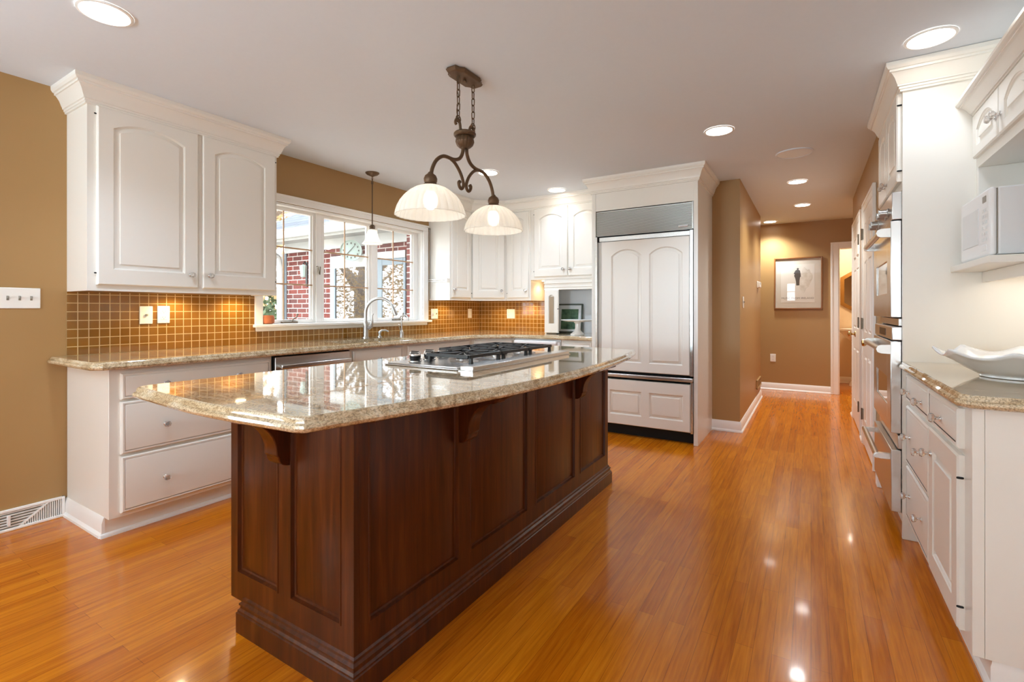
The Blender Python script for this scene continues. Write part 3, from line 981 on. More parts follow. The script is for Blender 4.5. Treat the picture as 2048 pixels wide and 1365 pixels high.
u2, v2 = (-2.72 - FX) / L, (4.45 - 4.132) / L
d = leaf('drawer_front', cb, (FX + u2 * 0.03, 4.132 + v2 * 0.03, 0.715), (u2, v2, 0), (v2, -u2, 0), L - 0.06, 0.14, [(0.02, L - 0.08, 0.02, 0.12, 0)], prof=[(0, -0.004), (0.004, -0.001), (0.008, 0)])
d = leaf('door', cb, (FX + u2 * 0.03, 4.132 + v2 * 0.03, 0.12), (u2, v2, 0), (v2, -u2, 0), L - 0.06, 0.58, [(0.06, L - 0.12, 0.07, 0.52, 0.03)])
tc_ = thing('trash_compactor', 'white compactor with pale bar handle under the back counter', 'appliance', (-2.45, 4.75, 0))
obj('body', MB().box(-2.715, -2.165, 4.45, BY - 0.01, 0.09, 0.872), 'plastic', tc_)
fr = obj('front', MB().box(-2.712, -2.168, 4.425, 4.45, 0.12, 0.85), 'plastic', tc_, bevel=0.005)
obj('handle', MB().box(-2.69, -2.19, 4.385, 4.426, 0.825, 0.858), 'plastic', fr, bevel=0.008)
obj('toe_kick', MB().box(-2.71, -2.17, 4.50, BY - 0.01, 0, 0.09), 'dark', tc_)
bb = thing('base_cabinet', 'white base cabinet under the back counter end beside the refrigerator', 'cabinet', (-1.98, 4.75, 0))
obj('body', MB().box(-2.16, -1.812, 4.45, BY - 0.002, 0.09, 0.874), 'white', bb)
obj('plinth', MB().box(-2.16, -1.812, 4.51, BY - 0.002, 0, 0.09), 'white', bb)
leaf('drawer', bb, (-2.145, 4.45, 0.715), (1, 0, 0), (0, -1, 0), 0.318, 0.14, [(0.02, 0.298, 0.02, 0.12, 0)], prof=[(0, -0.004), (0.004, -0.001), (0.008, 0)])
leaf('door', bb, (-2.145, 4.45, 0.12), (1, 0, 0), (0, -1, 0), 0.318, 0.58, [(0.06, 0.258, 0.07, 0.52, 0.03)])

# perimeter granite top with sink cut-out
EDGE = [(0, 0.875), (0.010, 0.875), (0.018, 0.881), (0.020, 0.889), (0.016, 0.897), (0.009, 0.899), (0.009, 0.904), (0.006, 0.911), (0, 0.915)]
up = lambda p, a: (p[0], p[1], a)
SX0, SX1, SY0, SY1 = -3.445, -3.098, 2.56, 3.34
front = [(WX + 0.007, 0.955), (-3.06, 0.955), (-3.02, 0.985), (-3.02, 4.10), (-2.96, 4.17), (-2.74, 4.395), (-2.68, 4.425), (-1.813, 4.425)]
mb = MB()
mb.prism([(WX + 0.007, 0.955), (-3.06, 0.955), (-3.02, 0.985), (-3.02, SY0), (WX + 0.007, SY0)], up, 0.875, 0.915)
mb.prism([(SX1, SY0), (-3.02, SY0), (-3.02, SY1), (SX1, SY1)], up, 0.875, 0.915)
mb.prism([(WX + 0.007, SY0), (SX0, SY0), (SX0, SY1), (WX + 0.007, SY1)], up, 0.875, 0.915)
mb.prism([(WX + 0.007, SY1), (-3.02, SY1), (-3.02, 4.10), (-2.96, 4.17), (-2.74, 4.395), (-2.68, 4.425), (-1.813, 4.425), (-1.813, BY - 0.013), (WX + 0.007, BY - 0.007)], up, 0.875, 0.915)
mb.sweep(EDGE, front)
o = obj('perimeter_countertop', mb, 'granite', recalc=True)
tag(o, 'speckled beige granite countertop under the window, turning the corner to the refrigerator', 'countertop')
mb = MB()
t0 = 0.012
mb.box(SX0 - t0, SX1 + t0, SY0 - t0, SY1 + t0, 0.664, 0.672)
mb.box(SX0 - t0, SX0, SY0 - t0, SY1 + t0, 0.672, 0.874).box(SX1, SX1 + t0, SY0 - t0, SY1 + t0, 0.672, 0.874)
mb.box(SX0, SX1, SY0 - t0, SY0, 0.672, 0.874).box(SX0, SX1, SY1, SY1 + t0, 0.672, 0.874)
t = thing('kitchen_sink', 'stainless undermount sink set in the granite below the window', 'sink', (-3.26, 2.95, 0.664))
obj('basin', mb, 'steel', t, bevel=0.004)
obj('drain', MB().lathe([(0.0005, 0.674), (0.04, 0.674), (0.045, 0.672)], (-3.26, 2.95, 0), 20), 'chrome', t)

fa = thing('kitchen_faucet', 'tall brushed nickel gooseneck faucet behind the sink at the window', 'faucet', (-3.49, 3.08, 0.915))
bx, by = -3.49, 3.08
obj('base', MB().lathe([(0.033, 0.915), (0.033, 0.922), (0.024, 0.93), (0.023, 1.03), (0.021, 1.06), (0.014, 1.08)], (bx, by, 0), 20), 'nickel', fa)
pts = []
tx, ty = -3.255, 3.205
for i in range(19):
    a = PI - PI * 0.93 * i / 18
    s_ = 0.5 + 0.5 * math.cos(a)
    pts.append((bx + (tx - bx) * s_, by + (ty - by) * s_, 1.15 + 0.135 * math.sin(a)))
pts = [(bx, by, 1.06), (bx, by, 1.10)] + pts
obj('spout', MB().tube(pts, 0.0135, 14), 'nickel', fa)
e = Vector(pts[-1])
dn = (Vector(pts[-1]) - Vector(pts[-3])).normalized()
obj('spray_head', MB().tube([e - dn * 0.03, e, e + dn * 0.02, e + dn * 0.055], [0.016, 0.018, 0.021, 0.023], 16), 'nickel', fa)
obj('handle', MB().tube([(bx + 0.015, by + 0.015, 1.01), (bx + 0.035, by + 0.035, 1.03), (bx + 0.04, by + 0.042, 1.08), (bx + 0.042, by + 0.04, 1.125), (bx + 0.05, by + 0.045, 1.145)], [0.022, 0.018, 0.009, 0.007, 0.007], 12), 'nickel', fa)
t = thing('soap_dispenser', 'short brushed nickel soap dispenser between the two faucets', 'dispenser', (-3.48, 3.24, 0.915))
obj('base', MB().lathe([(0.022, 0.915), (0.021, 0.925), (0.012, 0.932), (0.011, 0.955), (0.016, 0.96), (0.015, 0.975)], (-3.48, 3.24, 0), 16), 'nickel', t)
obj('spout', MB().tube([(-3.48, 3.24, 0.97), (-3.465, 3.255, 0.985), (-3.44, 3.28, 0.985), (-3.42, 3.295, 0.972)], [0.01, 0.01, 0.008, 0.007], 10), 'nickel', t)
t = thing('water_tap', 'small slim filtered water tap near the window casing', 'faucet', (-3.5, 3.55, 0.915))
obj('base', MB().lathe([(0.022, 0.915), (0.022, 0.955), (0.016, 0.965), (0.010, 0.98)], (-3.5, 3.55, 0), 16), 'nickel', t)
obj('spout', MB().tube([(-3.5, 3.55, 0.97), (-3.5, 3.55, 1.09), (-3.49, 3.56, 1.12), (-3.465, 3.575, 1.125), (-3.445, 3.585, 1.10), (-3.44, 3.585, 1.07)], 0.0075, 10), 'nickel', t)
obj('handle', MB().tube([(-3.495, 3.53, 0.975), (-3.47, 3.49, 1.00), (-3.46, 3.47, 1.035)], 0.005, 8), 'nickel', t)
o = obj('terracotta_pot', MB().lathe([(0.042, 1.068), (0.056, 1.075), (0.060, 1.10), (0.056, 1.128), (0.05, 1.136), (0.046, 1.13), (0.04, 1.11), (0.0005, 1.10)], (WX - 0.025, 2.235, 0), 24), 'terracotta')
tag(o, 'small terracotta pot on the window sill at the wall cabinet end', 'pot')

# wall plates
def wall_plate(name, label, cat, O, U, N, w, h, kind, group=None):
    F = frame(O, U, N)
    t = thing(name, label, cat, O, group)
    mb = MB().fbox(F, -w / 2, w / 2, -h / 2, h / 2, 0, 0.006)
    p = obj('plate', mb, 'plate', t, bevel=0.003)
    for k in kind:
        nm, u, v = k
        mb = MB()
        if nm == 'toggle':
            mb.fbox(F, u - 0.005, u + 0.005, v - 0.012, v + 0.012, 0.006, 0.008)
            mb.fbox(F, u - 0.0035, u + 0.0035, v - 0.002, v + 0.009, 0.008, 0.018)
            obj('toggle', mb, 'plate_grey', p, bevel=0.001)
        elif nm == 'socket':
            mb.fbox(F, u - 0.017, u + 0.017, v - 0.014, v + 0.014, 0.006, 0.0075)
            q = obj('socket', mb, 'plate', p, bevel=0.002)
            mb = MB().fbox(F, u - 0.008, u - 0.006, v - 0.002, v + 0.007, 0.0072, 0.0078).fbox(F, u + 0.006, u + 0.008, v - 0.002, v + 0.007, 0.0072, 0.0078).fbox(F, u - 0.002, u + 0.002, v - 0.010, v - 0.006, 0.0072, 0.0078)
            mb2 = obj('socket_slots', mb, 'dark', p)
        elif nm == 'rocker':
            mb.fbox(F, u - 0.016, u + 0.016, v - 0.033, v + 0.033, 0.006, 0.010)
            obj('rocker', mb, 'plate', p, bevel=0.002)
        elif nm == 'jack':
            mb.fbox(F, u - 0.007, u + 0.007, v - 0.007, v + 0.007, 0.006, 0.016)
            obj('jack', mb, 'plate_grey', p, bevel=0.003)
        elif nm == 'dial':
            q = [F(u + 0.018 * math.cos(a * PI / 8), v + 0.018 * math.sin(a * PI / 8), 0.006) for a in range(16)]
            q2 = [F(u + 0.016 * math.cos(a * PI / 8), v + 0.016 * math.sin(a * PI / 8), 0.02) for a in range(16)]
            mb.add(q + q2, [(i, (i + 1) % 16, 16 + (i + 1) % 16, 16 + i) for i in range(16)] + [tuple(range(16, 32))])
            obj('dial', mb, 'plate', p)
    return t
PX = (0, 1, 0), (1, 0, 0)
wall_plate('light_switch', 'white triple toggle switch plate on the tan wall beside the cream cabinet', 'switch', (WX + 0.0005, 0.823, 1.243), *PX, 0.168, 0.112, [('toggle', -0.046, 0), ('toggle', 0, 0), ('toggle', 0.046, 0)])
wall_plate('cable_jack', 'white cable jack plate on the amber tile under the cream wall cabinet', 'wall plate', (WX + 0.0065, 1.407, 1.146), *PX, 0.072, 0.114, [('jack', 0, 0)])
wall_plate('power_outlet', 'white duplex outlet on the amber tile next to the cable jack', 'outlet', (WX + 0.0065, 1.505, 1.148), *PX, 0.072, 0.114, [('socket', 0, 0.02), ('socket', 0, -0.02)])
wall_plate('dimmer_switch', 'white plate with round dimmer knob on amber tile beside the window sill', 'switch', (WX + 0.0065, 4.205, 1.134), *PX, 0.115, 0.114, [('dial', -0.02, 0), ('toggle', 0.03, 0)])
wall_plate('rocker_switch', 'white rocker switch on amber tile under the single-door cabinet near the corner', 'switch', (WX + 0.0065, 4.875, 1.135), *PX, 0.075, 0.114, [('rocker', 0, 0)])
wall_plate('power_outlet', 'white two-gang outlet and switch plate on the back wall amber tile', 'outlet', (-3.165, BY - 0.0065, 1.13), (1, 0, 0), (0, -1, 0), 0.116, 0.116, [('socket', -0.027, 0.02), ('socket', -0.027, -0.02), ('rocker', 0.027, 0)])
wall_plate('power_outlet', 'white duplex outlet low on the hall end wall below the framed poster', 'outlet', (-0.477, HEY - 0.0005, 0.471), (1, 0, 0), (0, -1, 0), 0.072, 0.114, [('socket', 0, 0.02), ('socket', 0, -0.02)])
wall_plate('light_switch', 'white single toggle switch on the hall wall edge past the refrigerator', 'switch', (HLX + 0.0005, 5.33, 1.255), *PX, 0.072, 0.114, [('toggle', 0, 0)])
t = thing('thermostat', 'small white thermostat on the hall wall above the toggle switch', 'thermostat', (HLX, 6.9, 1.50))
obj('base', MB().box(HLX + 0.0005, HLX + 0.012, 6.76, 7.0, 1.455, 1.54), 'plate', t, bevel=0.004)
obj('cover', MB().box(HLX + 0.012, HLX + 0.035, 6.78, 6.98, 1.462, 1.533), 'plate', t, bevel=0.006)
obj('display', MB().box(HLX + 0.0345, HLX + 0.0365, 6.81, 6.9, 1.50, 1.525), 'plate_grey', t)
def register(name, label, x, y0, y1, z0, z1, slats, m, diag=False):
    t = thing(name, label, 'vent', (x, (y0 + y1) / 2, z0))
    mb = MB()
    b = 0.014
    mb.box(x, x + 0.022, y0, y1, z0, z0 + b).box(x, x + 0.018, y0, y1, z1 - b, z1).box(x, x + 0.02, y0, y0 + b, z0, z1).box(x, x + 0.02, y1 - b, y1, z0, z1)
    obj('frame', mb, m, t, bevel=0.003)
    obj('backing', MB().box(x, x + 0.004, y0 + b, y1 - b, z0 + b, z1 - b), 'plate_grey', t)
    mb = MB()
    zb_, zt = z0 + b, z1 - b
    ya_, yb_ = y1 - 0.185, y1 - 0.075          # foot and head of the slanting rib of a fanned register
    for i in range(slats):
        y = y0 + b + (y1 - y0 - 2 * b) * (i + 0.5) / slats
        zz = zt
        if diag:
            if y < ya_:
                continue
            zz = min(zt, zb_ + (zt - zb_) * (y - ya_) / (yb_ - ya_))
        mb.box(x + 0.004, x + 0.015, y - 0.0022, y + 0.0022, zb_, zz)
    if diag:
        for j in range(6):
            k = (j + 0.7) / 6
            z = zb_ + (zt - zb_) * k
            mb.box(x + 0.004, x + 0.015, y0 + b, ya_ + (yb_ - ya_) * k, z - 0.002, z + 0.002)
        mb.prism([(ya_ - 0.007, zb_), (ya_ + 0.007, zb_), (yb_ + 0.007, zt), (yb_ - 0.007, zt)], lambda p, a: (a, p[0], p[1]), x + 0.004, x + 0.018)
    obj('louver', mb, m, t)
    obj('lever', MB().box(x + 0.004, x + 0.026, y1 - 0.235, y1 - 0.223, z0 + 0.03, z1 - 0.03), m, t, bevel=0.002)
register('floor_register', 'white baseboard register with fanned louvers on the tan wall beside the drawer cabinet', WX, 0.62, 1.008, 0.0, 0.115, 40, 'trim', True)
register('wall_register', 'small tan register low on the hall wall above the baseboard', HLX, 6.70, 7.2, 0.19, 0.30, 16, 'paint')

# ------------------------------------------------------------------ refrigerator and its surround
rc = thing('refrigerator_cabinet', 'tall cream cabinet surround with crown enclosing the refrigerator', 'cabinet', (-1.32, 4.75, 0))
obj('side_panel', MB().box(-1.808, -1.768, 4.395, BY - 0.002, 0, CZ), 'white', rc, bevel=0.002)
obj('side_panel', MB().box(-0.866, -0.83, 4.395, BY - 0.002, 0, CZ), 'white', rc, bevel=0.002)
obj('top_panel', MB().box(-1.768, -0.866, 4.40, BY - 0.002, 2.128, CZ), 'white', rc)
obj('crown_molding', MB().sweep(crown_prof(CZ - 0.142, 1.0, 1.035), [(-1.808, BY - 0.002), (-1.808, 4.395), (-0.83, 4.395), (-0.83, BY - 0.002)]), 'white', rc, angle=25)
rf = thing('refrigerator', 'built-in refrigerator with cream arched panels and steel grille', 'refrigerator', (-1.317, 4.72, 0))
obj('body', MB().box(-1.766, -0.868, 4.44, 5.08, 0.09, 2.126), 'dark', rf)
obj('toe_kick', MB().box(-1.766, -0.868, 4.47, 5.08, 0.0, 0.09), 'dark', rf)
g = obj('grille', MB().box(-1.764, -0.870, 4.425, 4.44, 1.888, 2.124), 'steel', rf)
mb = MB()
for i in range(21):
    z = 1.895 + i * 0.0108
    mb.prism([(4.425, z), (4.400, z - 0.004), (4.398, z - 0.001), (4.398, z + 0.003), (4.425, z + 0.0065)], lambda p, a: (a, p[0], p[1]), -1.762, -0.878)
obj('louver', mb, 'grille', g)
obj('grille_end', MB().box(-0.879, -0.869, 4.396, 4.44, 1.888, 2.124), 'steel_light', g)
obj('name_plate', MB().box(-0.995, -0.912, 4.388, 4.399, 1.908, 1.928), 'chrome', g, bevel=0.004)
mb = MB().box(-1.735, -0.898, 4.40, 4.438, 1.832, 1.872).box(-0.896, -0.869, 4.385, 4.44, 0.60, 1.876).box(-1.765, -1.745, 4.375, 4.44, 0.60, 1.876)
obj('door_trim', mb, 'steel_light', rf, bevel=0.002)
d = leaf('door', rf, (-1.705, 4.41, 0.605), (1, 0, 0), (0, -1, 0), 0.808, 1.222, [(0.098, 0.385, 0.085, 1.14, 0.062), (0.455, 0.748, 0.085, 1.14, 0.062)], t=0.026)
obj('door_edge', MB().box(-1.744, -1.706, 4.41, 4.438, 0.605, 1.828), 'white', d)
mb = MB().box(-1.765, -0.869, 4.372, 4.438, 0.548, 0.583)
obj('drawer_handle', mb, 'steel', rf, bevel=0.008)
d = leaf('freezer_drawer', rf, (-1.74, 4.41, 0.108), (1, 0, 0), (0, -1, 0), 0.848, 0.42, [(0.115, 0.42, 0.092, 0.318, 0), (0.488, 0.788, 0.092, 0.318, 0)], t=0.026)
obj('drawer_trim', MB().box(-0.89, -0.869, 4.385, 4.438, 0.10, 0.545).box(-1.765, -1.742, 4.40, 4.438, 0.10, 0.545), 'steel_light', rf, bevel=0.002)

# things in the appliance garage
t = thing('picture_frame', 'green framed woodland print with pale mat leaning behind the cake stand', 'picture', (-2.36, 4.99, 0.915))
def leanf(O, N=(0, -1, 0), tilt=0.10):
    O = Vector(O)
    return lambda u, v, n: O + Vector((1, 0, 0)) * u + Vector((0, math.sin(tilt), math.cos(tilt))) * v + Vector((0, -math.cos(tilt), math.sin(tilt))) * n
Fp = leanf((-2.50, 5.035, 0.918))
mb = MB()
for (a, b, c, d_) in ((0, 0.016, 0, 0.33), (0.299, 0.315, 0, 0.33), (0.016, 0.299, 0, 0.016), (0.016, 0.299, 0.314, 0.33)):
    mb.fbox(Fp, a, b, c, d_, 0, 0.02)
obj('frame', mb, 'frame_dark', t, bevel=0.002)
obj('mat_board', MB().fbox(Fp, 0.016, 0.299, 0.016, 0.314, 0.004, 0.008), 'niche', t)
obj('print', MB().fbox(Fp, 0.05, 0.262, 0.04, 0.27, 0.008, 0.010), 'green_print', t)
mb = MB()
c0 = (-2.075, 4.66, 0)
mb.lathe([(0.075, 0.916), (0.078, 0.925), (0.06, 0.94), (0.034, 0.96), (0.026, 0.99), (0.026, 1.035), (0.04, 1.05), (0.07, 1.054)], c0, 28, flute=8, fa=0.04)
t = thing('cake_stand', 'white ceramic footed cake stand on the counter by the refrigerator', 'cake stand', (-2.075, 4.66, 0.915))
obj('pedestal', mb, 'ceramic', t)
obj('plate', MB().lathe([(0.07, 1.052), (0.13, 1.058), (0.172, 1.072), (0.170, 1.078), (0.128, 1.066), (0.0005, 1.062)], c0, 64, flute=16, fa=0.022), 'ceramic', t)

# ------------------------------------------------------------------ island
IX0, IX1, IY0, IY1 = -1.863, -1.179, 0.995, 3.15
il = thing('kitchen_island', 'espresso stained kitchen island cabinet with recessed panels and corbels', 'island', (-1.52, 2.07, 0))
obj('body', MB().box(IX0, IX1 - 0.02, IY0 + 0.02, IY1, 0.10, 0.874).box(IX0 + 0.07, IX1 - 0.01, IY0 + 0.012, IY1 - 0.01, 0, 0.10), 'wood', il)
W_ = IY1 - IY0
leaf('side_panel', il, (IX1 - 0.02, IY0 + 0.0203, 0.10), (0, 1, 0), (1, 0, 0), W_ - 0.0203, 0.774,
     [(a - IY0 - 0.0203, b - IY0 - 0.0203, 0.095, 0.735, 0) for a, b in ((1.05, 1.51), (1.582, 2.051), (2.131, 2.61), (2.682, 3.10))], 'wood', prof=RECESS, edge=0.0012)
leaf('end_panel', il, (IX0, IY0 + 0.02, 0.10), (1, 0, 0), (0, -1, 0), IX1 - IX0, 0.774,
     [(0.044, 0.301, 0.10, 0.735, 0), (0.366, 0.627, 0.10, 0.735, 0)], 'wood', prof=RECESS, edge=0.0012)
IB = [(0, 0), (0.022, 0), (0.022, 0.072), (0.018, 0.075), (0.018, 0.081), (0.012, 0.087), (0.011, 0.095), (0.015, 0.098), (0.015, 0.104), (0.007, 0.110), (0.006, 0.118), (0, 0.123)]
obj('base_molding', MB().sweep(IB, [(IX0 + 0.095, IY0 + 0.25), (IX0 + 0.095, IY0), (IX1, IY0), (IX1, IY1), (IX0 + 0.2, IY1)]), 'wood', il, angle=25)
cpts = [(0, 0.873), (0.225, 0.873), (0.225, 0.852), (0.19, 0.845), (0.185, 0.838), (0.172, 0.832)]
for i in range(11):
    a = PI / 2 * i / 10
    cpts.append((0.170 - 0.120 * math.sin(a), 0.705 + 0.120 * math.cos(a) - 0.0))
cpts += [(0.050, 0.697), (0.043, 0.69)]
for i in range(1, 8):
    a = PI / 2 * i / 7
    cpts.append((0.043 * math.cos(a), 0.69 - 0.035 * math.sin(a)))
obj('corbel', MB().prism(cpts, lambda p, a: (a, IY0 - p[0], p[1]), -1.566, -1.494), 'wood', il, bevel=0.004)
obj('corbel', MB().prism(cpts, lambda p, a: (IX1 + p[0], a, p[1]), 1.508, 1.580), 'wood', il, bevel=0.004)
obj('corbel', MB().prism(cpts, lambda p, a: (IX1 + p[0], a, p[1]), 2.610, 2.682), 'wood', il, bevel=0.004)

def smooth_path(ctrl, n=6):
    out = []
    k = len(ctrl)
    for i in range(k - 1):
        p0, p1, p2, p3 = ctrl[max(i - 1, 0)], ctrl[i], ctrl[i + 1], ctrl[min(i + 2, k - 1)]
        for j in range(n):
            t = j / n
            out.append(tuple(0.5 * ((2 * p1[q]) + (-p0[q] + p2[q]) * t + (2 * p0[q] - 5 * p1[q] + 4 * p2[q] - p3[q]) * t * t + (-p0[q] + 3 * p1[q] - 3 * p2[q] + p3[q]) * t ** 3) for q in range(len(p1))))
    out.append(tuple(ctrl[-1]))
    return out
ISE = [(0, 0.875), (0.008, 0.875), (0.016, 0.880), (0.020, 0.888), (0.018, 0.895), (0.010, 0.900), (0.009, 0.906), (0.006, 0.912), (0, 0.915)]
edge = smooth_path([(-1.965, 0.742), (-1.50, 0.715), (-1.09, 0.74)], 6)
edge += smooth_path([(-1.068, 0.750), (-0.99, 1.05), (-0.915, 1.40), (-0.885, 1.80), (-0.89, 2.20), (-0.925, 2.65), (-0.975, 3.00), (-1.01, 3.165)], 5)
edge += smooth_path([(-1.02, 3.175), (-1.50, 3.20), (-1.935, 3.175)], 6)
edge += [(-1.965, 3.15), (-1.988, 0.765)]
mb = MB()
mb.prism(edge, up, 0.8752, 0.9148)
mb.sweep(ISE, edge, True)
o = obj('island_countertop', mb, 'granite')
tag(o, 'polished beige granite island top with bowed front edge reflecting the window', 'countertop')

ct = thing('gas_cooktop', 'stainless gas cooktop with black grates set in the island top', 'cooktop', (-1.53, 2.12, 0.915))
mb = MB().box(-1.745, -1.30, 1.655, 2.615, 0.9155, 0.922).box(-1.735, -1.31, 1.665, 2.605, 0.922, 0.929)
tray = obj('tray', mb, 'steel_light', ct, bevel=0.003)
BUR = [(-1.45, 1.90, 0.042), (-1.62, 2.17, 0.036), (-1.43, 2.17, 0.05), (-1.62, 2.45, 0.042), (-1.43, 2.45, 0.036)]
for (x, y, r_) in BUR:
    b = obj('burner', MB().lathe([(r_ + 0.03, 0.929), (r_ + 0.026, 0.932), (r_, 0.933), (r_ - 0.004, 0.942), (0.0005, 0.942)], (x, y, 0), 28), 'steel', ct)
    obj('burner_cap', MB().lathe([(r_, 0.942), (r_ + 0.001, 0.946), (r_ - 0.006, 0.951), (0.0005, 0.952)], (x, y, 0), 28), 'black', b)
def grate(x0, x1, y0, y1, centers):
    mb = MB()
    zt, h, w = 0.972, 0.014, 0.006
    def bar(ax, ay, bx_, by_, w=0.0065, h=0.014):
        d_ = Vector((bx_ - ax, by_ - ay, 0)).normalized()
        s_ = Vector((-d_.y, d_.x, 0)) * w
        mb.prism([(-1, 0), (1, 0), (0.8, 1), (-0.8, 1)], lambda p, a: Vector((ax + (bx_ - ax) * a, ay + (by_ - ay) * a, zt - h + h * p[1])) + s_ * p[0], 0, 1)
    bar(x0, y0, x1, y0); bar(x0, y1, x1, y1); bar(x0, y0, x0, y1); bar(x1, y0, x1, y1)
    for (cx, cyy, lo, hi) in centers:
        for k in range(8):
            a = PI / 8 + k * PI / 4
            dx, dy = math.cos(a), math.sin(a)
            tx = min(((hi[0] if dx > 0 else lo[0]) - cx) / dx if abs(dx) > 1e-3 else 9, ((hi[1] if dy > 0 else lo[1]) - cyy) / dy if abs(dy) > 1e-3 else 9)
            bar(cx + dx * 0.022, cyy + dy * 0.022, cx + dx * tx, cyy + dy * tx, 0.0042, 0.011)
    if len(centers) > 1:
        m_ = centers[0][3][0]
        bar(m_, y0, m_, y1)
    for x in (x0, x1):
        for y in (y0 + 0.02, y1 - 0.02):
            mb.prism([(-0.010, 0.93), (0.010, 0.93), (0.007, 0.945), (0.006, 0.96), (-0.006, 0.96), (-0.007, 0.945)], lambda p, a: (x + a, y + p[0], p[1]), -0.007, 0.007)
    return obj('grate', mb, 'iron', ct)
grate(-1.572, -1.325, 1.765, 2.033, [(-1.45, 1.90, (-1.572, 1.765), (-1.325, 2.033))])
grate(-1.725, -1.325, 2.040, 2.308, [(-1.62, 2.17, (-1.725, 2.04), (-1.525, 2.308)), (-1.43, 2.17, (-1.525, 2.04), (-1.325, 2.308))])
grate(-1.725, -1.325, 2.315, 2.585, [(-1.62, 2.45, (-1.725, 2.315), (-1.525, 2.585)), (-1.43, 2.45, (-1.525, 2.315), (-1.325, 2.585))])
for (x, y) in ((-1.650, 1.765), (-1.715, 1.835), (-1.650, 1.870), (-1.715, 1.945), (-1.655, 1.985)):
    mb = MB()
    mb.mi = 1
    mb.lathe([(0.033, 0.929), (0.033, 0.932), (0.026, 0.934)], (x, y, 0), 24)
    mb.mi = 0
    mb.lathe([(0.021, 0.933), (0.027, 0.940), (0.029, 0.956)], (x, y, 0), 24)
    mb.mi = 1
    mb.lathe([(0.0292, 0.956), (0.0285, 0.961), (0.025, 0.965), (0.022, 0.966)], (x, y, 0), 24)
    mb.mi = 0
    mb.lathe([(0.022, 0.966), (0.0005, 0.967)], (x, y, 0), 24)
    mb.box(x - 0.022, x + 0.022, y - 0.006, y + 0.006, 0.9665, 0.970)
    obj('control_knob', mb, ['black', 'steel_light'], ct)
dv = thing('downdraft_vent', 'long stainless downdraft vent bar beside the cooktop on the panel side', 'vent', (-1.258, 2.135, 0.915))
obj('vent_cap', MB().box(-1.292, -1.222, 1.662, 2.625, 0.917, 0.937), 'steel_light', dv, bevel=0.003)
obj('flange', MB().box(-1.297, -1.219, 1.655, 2.632, 0.9152, 0.918), 'steel', dv)

# ------------------------------------------------------------------ island pendant
PXX, PYY = -1.58, 2.074
ch = thing('island_pendant_light', 'bronze two-shade pendant light hanging on chains over the island', 'pendant light', (PXX, PYY, CZ))
oc = [(-0.032, -0.125), (0.032, -0.125), (0.038, -0.095), (0.058, -0.075), (0.058, 0.075), (0.038, 0.095), (0.032, 0.125), (-0.032, 0.125), (-0.038, 0.095), (-0.058, 0.075), (-0.058, -0.075), (-0.038, -0.095)]
mb = MB()
mb.prism(oc, lambda p, a: (PXX + p[0] * 0.92, PYY + p[1] * 0.94, a), 2.43, CZ)
mb.prism(oc, lambda p, a: (PXX + p[0] * (0.84 if a < 2.42 else 1.0), PYY + p[1] * (0.9 if a < 2.42 else 1.0), a), 2.414, 2.43)
mb.lathe([(0.008, 2.398), (0.011, 2.406), (0.007, 2.414)], (PXX, PYY, 0), 12)
obj('canopy', mb, 'bronze', ch, bevel=0.003)
def chain(y, z0, z1):
    mb = MB()
    n = max(3, round((z1 - z0) / 0.034))
    p = (z1 - z0) / n
    for i in range(n):
        zc = z0 + p * (i + 0.5)
        hl, r_ = p * 0.5 + 0.0025 - 0.0085, 0.0085
        loop = []
        for k in range(14):
            a = 2 * PI * k / 14
            u = r_ * math.cos(a)
            w = r_ * math.sin(a) + (hl if math.sin(a) >= 0 else -hl)
            loop.append((PXX + (u if i % 2 else 0), y + (0 if i % 2 else u), zc + w))
        mb.tube(loop, 0.0029, 6, True)
    obj('chain', mb, 'bronze', ch)
chain(2.018, 2.195, 2.412)
chain(2.148, 2.195, 2.412)
obj('supply_wire', MB().tube(smooth_path([(PXX, 2.022, 2.41), (PXX, 2.008, 2.34), (PXX, 2.028, 2.29), (PXX, 2.004, 2.23), (PXX, 2.02, 2.17), (PXX, 2.05, 2.14)], 5), 0.002, 6), 'bronze', ch)
mb = MB()
mb.tube(smooth_path([(PXX, 2.035, 2.13), (PXX, 2.032, 2.16), (PXX, 2.018, 2.183), (PXX, 2.0, 2.178), (PXX, 1.993, 2.16), (PXX, 2.0, 2.152)], 5), 0.0075, 10)
obj('hook', mb, 'bronze', ch)
mb = MB().tube(smooth_path([(PXX, 2.113, 2.13), (PXX, 2.116, 2.16), (PXX, 2.13, 2.183), (PXX, 2.148, 2.178), (PXX, 2.155, 2.16), (PXX, 2.148, 2.152)], 5), 0.0075, 10)
obj('hook', mb, 'bronze', ch)
for y in (2.018, 2.148):
    obj('ring', MB().tube([(PXX + 0.0, y + 0.018 * math.cos(2 * PI * k / 16), 2.186 + 0.018 * math.sin(2 * PI * k / 16)) for k in range(16)], 0.0032, 6, True), 'bronze', ch)
ur = obj('urn', MB().lathe([(0.016, 2.045), (0.030, 2.050), (0.043, 2.062), (0.050, 2.080), (0.047, 2.098), (0.040, 2.108)], (PXX, PYY, 0), 96, flute=16, fa=0.05, crisp=True), 'bronze', ch, angle=28)
obj('collar', MB().lathe([(0.040, 2.107), (0.054, 2.109), (0.060, 2.116), (0.060, 2.124), (0.055, 2.131), (0.038, 2.133), (0.0005, 2.134)], (PXX, PYY, 0), 32), 'bronze', ur)
armL = smooth_path([(2.058, 2.055), (2.055, 2.02), (2.03, 1.982), (1.98, 1.962), (1.90, 1.958), (1.845, 1.925), (1.812, 1.875), (1.800, 1.825)], 6)
